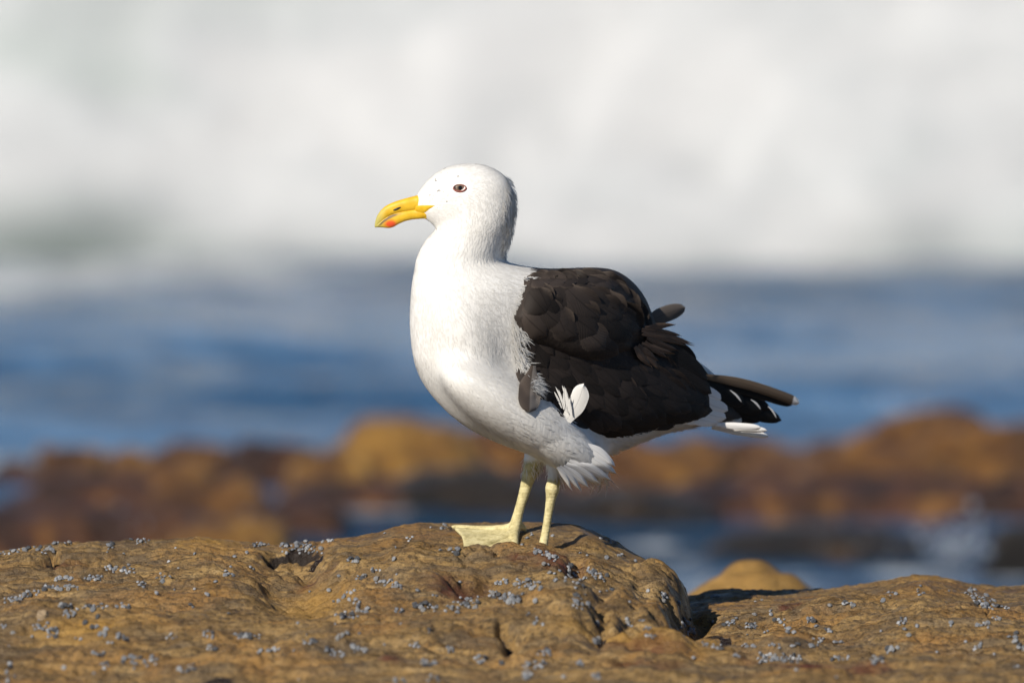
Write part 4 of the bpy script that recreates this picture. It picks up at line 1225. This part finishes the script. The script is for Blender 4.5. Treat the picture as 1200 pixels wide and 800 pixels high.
# clusters: (px, py, how many, spread x, spread y, slope of the row)
CL = [
 (25, 644, 11, 26, 1.5, -.25), (72, 632, 13, 13, 4, 0), (55, 644, 7, 7, 3, 0), (129, 641, 4, 4, 4, 0), (162, 633, 9, 13, 2.5, .1), (145, 649, 1, 0, 0, 0), (192, 626, 1, 0, 0, 0), (202, 627, 1, 0, 0, 0), (217, 626, 1, 0, 0, 0), (230, 626, 1, 0, 0, 0),
 (206, 642, 1, 0, 0, 0), (229, 649, 1, 0, 0, 0), (198, 658, 1, 0, 0, 0), (209, 666, 1, 0, 0, 0), (275, 652, 1, 0, 0, 0), (290, 647, 2, 3, 1, 0), (140, 667, 12, 18, 3, .1), (108, 677, 6, 7, 3, 0), (75, 678, 6, 10, 1.5, 0), (72, 688, 10, 20, 2.5, 0), (25, 699, 14, 21, 3, -.28),
 (166, 685, 4, 5, 2, 0), (190, 677, 5, 5, 4, 0), (183, 695, 1, 0, 0, 0), (204, 691, 1, 0, 0, 0), (228, 690, 1, 0, 0, 0), (242, 697, 1, 0, 0, 0), (253, 682, 1, 0, 0, 0), (268, 673, 3, 4, 2, 0), (270, 664, 1, 0, 0, 0), (294, 666, 2, 3, 2, 0), (224, 710, 2, 3, 1, 0), (268, 719, 1, 0, 0, 0),
 (110, 711, 15, 42, 2.5, 0), (82, 718, 6, 8, 3, 0), (115, 722, 1, 0, 0, 0), (55, 738, 14, 20, 6, .2), (100, 729, 1, 0, 0, 0), (112, 733, 2, 4, 1, 0), (123, 742, 3, 4, 3, 0), (142, 746, 5, 6, 3, .3), (200, 746, 4, 4, 3, .3), (243, 744, 5, 6, 3, .2), (248, 760, 4, 6, 1.5, 0), (288, 745, 8, 13, 2, 0),
 (15, 742, 1, 0, 0, 0), (10, 757, 1, 0, 0, 0), (3, 733, 3, 3, 2, 0), (94, 748, 2, 6, 1, 0), (115, 766, 4, 7, 2, 0), (130, 753, 2, 4, 1, 0), (165, 775, 10, 22, 4, 0), (218, 784, 6, 10, 4, 0), (122, 782, 3, 3, 6, 0), (110, 788, 1, 0, 0, 0), (76, 782, 1, 0, 0, 0), (10, 790, 5, 6, 7, 0),
 (312, 637, 11, 15, 2, -.1), (345, 640, 24, 17, 5.5, 0), (366, 645, 8, 9, 4, 0), (385, 634, 4, 8, 1, 0), (413, 657, 4, 6, 2, 0), (463, 655, 1, 0, 0, 0), (397, 675, 1, 0, 0, 0), (440, 668, 4, 6, 1.5, 0), (422, 677, 3, 5, 2, 0), (454, 683, 10, 16, 2, .2), (465, 673, 1, 0, 0, 0), (363, 693, 1, 0, 0, 0), (385, 692, 1, 0, 0, 0),
 (404, 697, 6, 9, 4, -.3), (418, 706, 4, 5, 3, .4), (425, 715, 4, 7, 2, 0), (407, 721, 8, 8, 4, 0), (349, 730, 1, 0, 0, 0), (393, 731, 1, 0, 0, 0), (399, 744, 4, 5, 3, 0), (421, 742, 1, 0, 0, 0), (359, 743, 1, 0, 0, 0), (303, 745, 2, 2, 2, 0), (466, 716, 4, 5, 2, 0), (489, 692, 1, 0, 0, 0), (470, 731, 1, 0, 0, 0), (510, 698, 2, 3, 1, 0),
 (499, 711, 10, 13, 3, 0), (541, 709, 17, 20, 5, -.2), (588, 699, 13, 14, 3.5, .15), (588, 682, 6, 7, 2.5, 0), (539, 682, 1, 0, 0, 0), (463, 641, 1, 0, 0, 0), (480, 631, 3, 4, 2, 0), (451, 625, 1, 0, 0, 0), (485, 611, 2, 3, 1, 0), (505, 618, 1, 0, 0, 0), (518, 619, 3, 3, 2, 0), (516, 645, 1, 0, 0, 0), (533, 645, 3, 5, 1.5, .2), (555, 612, 1, 0, 0, 0),
 (502, 741, 2, 2, 3, 0), (450, 755, 1, 0, 0, 0), (486, 757, 3, 5, 3, 0), (528, 761, 3, 3, 4, 0), (317, 762, 5, 14, 2, -.2), (345, 762, 1, 0, 0, 0), (362, 752, 5, 9, 2, 0), (384, 762, 2, 3, 2, 0), (395, 766, 6, 8, 2.5, 0), (420, 761, 6, 9, 2.5, 0), (563, 773, 5, 6, 2, 0), (497, 777, 5, 7, 3, 0), (588, 776, 1, 0, 0, 0), (468, 795, 3, 5, 3, 0), (508, 795, 4, 8, 3, 0), (350, 796, 1, 0, 0, 0),
 (639, 650, 12, 12, 2.5, .45), (640, 661, 2, 3, 1, 0), (625, 626, 2, 3, 1, 0), (618, 631, 1, 0, 0, 0), (648, 628, 1, 0, 0, 0), (612, 638, 1, 0, 0, 0), (673, 677, 14, 11, 8, .7), (698, 673, 10, 9, 3.5, .55), (712, 674, 1, 0, 0, 0), (680, 648, 1, 0, 0, 0), (688, 651, 1, 0, 0, 0), (711, 653, 1, 0, 0, 0), (727, 650, 2, 3, 2, 0), (715, 634, 6, 6, 2.5, .2), (744, 657, 1, 0, 0, 0),
 (703, 693, 1, 0, 0, 0), (711, 692, 1, 0, 0, 0), (718, 691, 2, 2, 1, 0), (651, 680, 1, 0, 0, 0), (646, 672, 2, 5, 1.5, 0), (619, 685, 13, 15, 3, .15), (604, 704, 6, 4, 4, 0), (628, 704, 1, 0, 0, 0), (613, 696, 1, 0, 0, 0), (618, 719, 2, 2, 2, 0), (632, 727, 4, 5, 2.5, .3), (677, 706, 8, 7, 5, .4), (695, 713, 1, 0, 0, 0), (699, 731, 2, 3, 2, 0), (699, 752, 3, 2, 4, 0),
 (738, 705, 1, 0, 0, 0), (737, 731, 3, 2, 4, 0), (752, 727, 2, 4, 1, 0), (757, 736, 3, 4, 2, 0), (763, 745, 4, 8, 1.5, 0), (760, 692, 1, 0, 0, 0), (778, 698, 5, 4, 3, 0), (795, 706, 1, 0, 0, 0), (803, 731, 5, 4, 4, 0), (810, 739, 4, 5, 3, 0), (836, 728, 1, 0, 0, 0), (839, 699, 3, 4, 1, 0), (885, 705, 1, 0, 0, 0), (893, 703, 1, 0, 0, 0), (884, 720, 1, 0, 0, 0), (857, 730, 5, 4, 3, -.4),
 (880, 733, 6, 7, 2.5, 0), (896, 740, 2, 2, 1, 0), (876, 744, 1, 0, 0, 0), (835, 757, 9, 12, 3, .2), (876, 757, 5, 9, 1.5, 0), (863, 768, 3, 4, 1.5, 0), (813, 771, 1, 0, 0, 0), (637, 766, 7, 8, 3, 0), (617, 784, 9, 5, 8, 0), (633, 779, 6, 8, 2.5, -.2), (681, 777, 3, 3, 4, 0), (699, 793, 4, 4, 3, 0), (660, 793, 1, 0, 0, 0),
 (905, 717, 2, 2, 3, 0), (912, 726, 3, 4, 2, 0), (925, 736, 4, 5, 4, .4), (948, 726, 3, 4, 2, 0), (957, 734, 1, 0, 0, 0), (970, 739, 3, 3, 2, .3), (960, 750, 5, 4, 2.5, 0), (981, 753, 3, 5, 1, 0), (995, 708, 6, 7, 2, .2), (972, 710, 1, 0, 0, 0), (1035, 703, 1, 0, 0, 0), (1043, 694, 3, 4, 2, .3), (1077, 692, 4, 3, 4, 0), (1112, 692, 1, 0, 0, 0), (1139, 692, 6, 4, 4, 0),
 (1152, 705, 16, 13, 5, .25), (1175, 711, 4, 7, 1.5, 0), (1167, 724, 3, 4, 2.5, 0), (1152, 732, 5, 7, 2, -.2), (1058, 729, 5, 5, 3, 0), (1060, 737, 1, 0, 0, 0), (1065, 744, 1, 0, 0, 0), (1075, 733, 1, 0, 0, 0), (1115, 731, 2, 1, 2, 0), (1033, 739, 1, 0, 0, 0), (1045, 760, 5, 6, 2.5, -.3), (1098, 764, 1, 0, 0, 0), (1132, 752, 1, 0, 0, 0), (1146, 757, 3, 5, 2, -.5), (1165, 766, 1, 0, 0, 0), (1190, 747, 4, 4, 4, 0), (1196, 758, 3, 4, 1.5, 0), (1190, 780, 2, 3, 1.5, 0),
 (908, 756, 4, 7, 2, 0), (930, 756, 3, 5, 1.5, 0), (953, 756, 4, 5, 1.5, 0), (915, 771, 24, 26, 3.5, 0), (985, 771, 5, 10, 2, 0), (1028, 774, 6, 8, 2.5, 0), (933, 785, 1, 0, 0, 0), (980, 793, 1, 0, 0, 0),
]
def zone(px, py):
    if py < 652 and px < 260: return 'on the left part of the rock crest'
    if py < 660 and px < 400: return 'by the crest notch left of the gull'
    if py < 660 and px < 570: return 'on the rock around the gull webbed foot'
    if py < 668 and px < 660: return 'at the foot of the nearer leg'
    if py < 668 and px < 780: return 'on the crest right of the gull legs'
    if px < 160 and py < 700: return 'near the left edge'
    if px < 160 and py < 750: return 'low on the left slope' if py < 726 else 'on the golden swelling at lower left'
    if px < 330 and py < 725: return 'on the smooth slope left of the deep hollow'
    if px < 330: return 'along the bottom of the ledge on the left'
    if px < 400 and py < 735: return 'in or beside the deep hollow'
    if px < 480 and py < 735: return 'right of the deep hollow'
    if px < 600 and py < 735: return 'on the slope below the reddish dent'
    if px < 600: return 'low on the ledge below the gull'
    if px < 660 and py < 740: return 'on the slope below the nearer leg'
    if px < 730 and py < 765: return 'on the humps below the nearer leg'
    if px < 830 and py < 750: return 'in the shaded hollow ending the hump'
    if px < 800: return 'among the red hollows low on the ledge'
    if px < 1000 and py > 752: return 'in the red slot at lower right'
    if px < 1000: return 'on the low shelf just right of the hump'
    if py > 752: return 'along the bottom of the ledge on the right'
    if px < 1110: return 'on the middle of the low right shelf'
    return 'on the right end of the low shelf'
GRP = 'periwinkle snails on the front rock'
todo = []
for (px, py, n, sx, sy, sl) in CL:
    pts = []
    n0_, n = n, (n if n < 3 else int(round(n * 1.35)))
    for k in range(n):
        for _ in range(30):
            if n == 1: x, y = px, py
            elif sx > 2.4 * sy:
                x = px + random.uniform(-1, 1) * sx; y = py + random.gauss(0, sy * 0.6)
            else:
                x = px + random.gauss(0, sx * 0.6); y = py + random.gauss(0, sy * 0.6)
            y += (x - px) * sl
            if all(math.hypot(x - a, (y - b) * 1.6) > 4.1 for a, b in pts): break
        pts.append((x, y))
    for (x, y) in pts:
        d = ray(x, y).normalized()
        h = ROCK_BVH.ray_cast(CAM, d)
        if h[0] is None or h[0].y > 0.6: continue
        p, nm = h[0], h[1]
        if nm.z < 0: nm = -nm
        r = (0.0016 + 0.0022 * random.random() ** 1.7) * (1.06 if n > 3 else 1.0)
        form = 'alone' if n == 1 else 'in a huddle' if n <= 4 else 'in a row' if sx > 3.5 * sy else 'in a cluster'
        todo.append((r / (h[0] - CAM).length, p, nm, r, form, zone(px, py)))
todo.sort(key=lambda q: -q[0])
rest_v, rest_f, k0 = [], [], 0
for i, (_, p, nm, r, form, zn) in enumerate(todo):
    c = random.random()
    v = 0 if c < .45 else 1 if c < .62 else 2 if c < .88 else 3
    me_, look = SHELL[v]
    tilt = (nm + Vector((random.gauss(0, .35), random.gauss(0, .35), random.gauss(0, .2)))).normalized()
    q = tilt.to_track_quat('Z', 'Y') @ Matrix.Rotation(random.uniform(0, 6.28), 3, 'Z').to_quaternion()
    mt = Matrix.LocRotScale(p - nm * r * 0.15, q, Vector((r, r, r * random.uniform(0.78, 1.0))))
    if i < 300:
        o = bpy.data.objects.new('snail', me_)
        COL.objects.link(o)
        o.matrix_world = mt
        tag(o, f'{look} snail {form} {zn}', 'snail', GRP)
    else:
        co = np.empty(len(me_.vertices) * 3); me_.vertices.foreach_get('co', co)
        A = np.array(mt)
        co = co.reshape(-1, 3) @ A[:3, :3].T + A[:3, 3]
        rest_v.append(co)
        rest_f += [[j + k0 for j in f.vertices] for f in me_.polygons]
        k0 += len(co)
if rest_v:
    sr = N('snail_shell_small')
    g = sr.n('ShaderNodeTexCoord')
    cc = sr.ramp(sr.noise(g.outputs['Object'], 95, 3, 0.6), [(0.34, (0.06, 0.063, 0.07)), (0.5, (0.19, 0.20, 0.222)), (0.66, (0.34, 0.35, 0.365))])
    sr.set(Base_Color=cc, Roughness=0.42)
    o = mesh('small_snails', np.concatenate(rest_v), rest_f, sr.m)
    tag(o, 'the smaller grey periwinkle snails scattered over the front rock', 'snails', None, 'stuff')
print('snails', len(todo))

# ------------------------------------------------------------------ small single things on the ledge
def rock_hit(px, py):
    return ROCK_BVH.ray_cast(CAM, ray(px, py).normalized())
h = rock_hit(50, 721)
bv, bf = [], []
for i in range(9):
    for j in range(22):
        a = 2 * math.pi * j / 22
        t = i / 8
        r_ = 0.0078 * (1 - 0.55 * t) * (1 + 0.10 * math.sin(a * 6 + i) + 0.05 * rng.normal()) if i < 6 else 0.0030 * (8 - i) / 2 + 0.0004
        z_ = 0.0062 * min(1, t * 1.5) if i < 6 else 0.0062 - 0.0022 * (i - 5) / 3
        bv.append((r_ * math.cos(a), r_ * math.sin(a), z_))
barn = mesh('barnacle', bv, grid_faces(9, 22, True), plain('barnacle_shell', (0.27, 0.20, 0.125), 0.8, 0.3, 0.5, 600))
barn.location = h[0] - h[1] * 0.001
barn.rotation_euler = h[1].to_track_quat('Z', 'Y').to_euler()
tag(barn, 'cream ridged barnacle on the left slope beside the curved row of snails', 'barnacle')
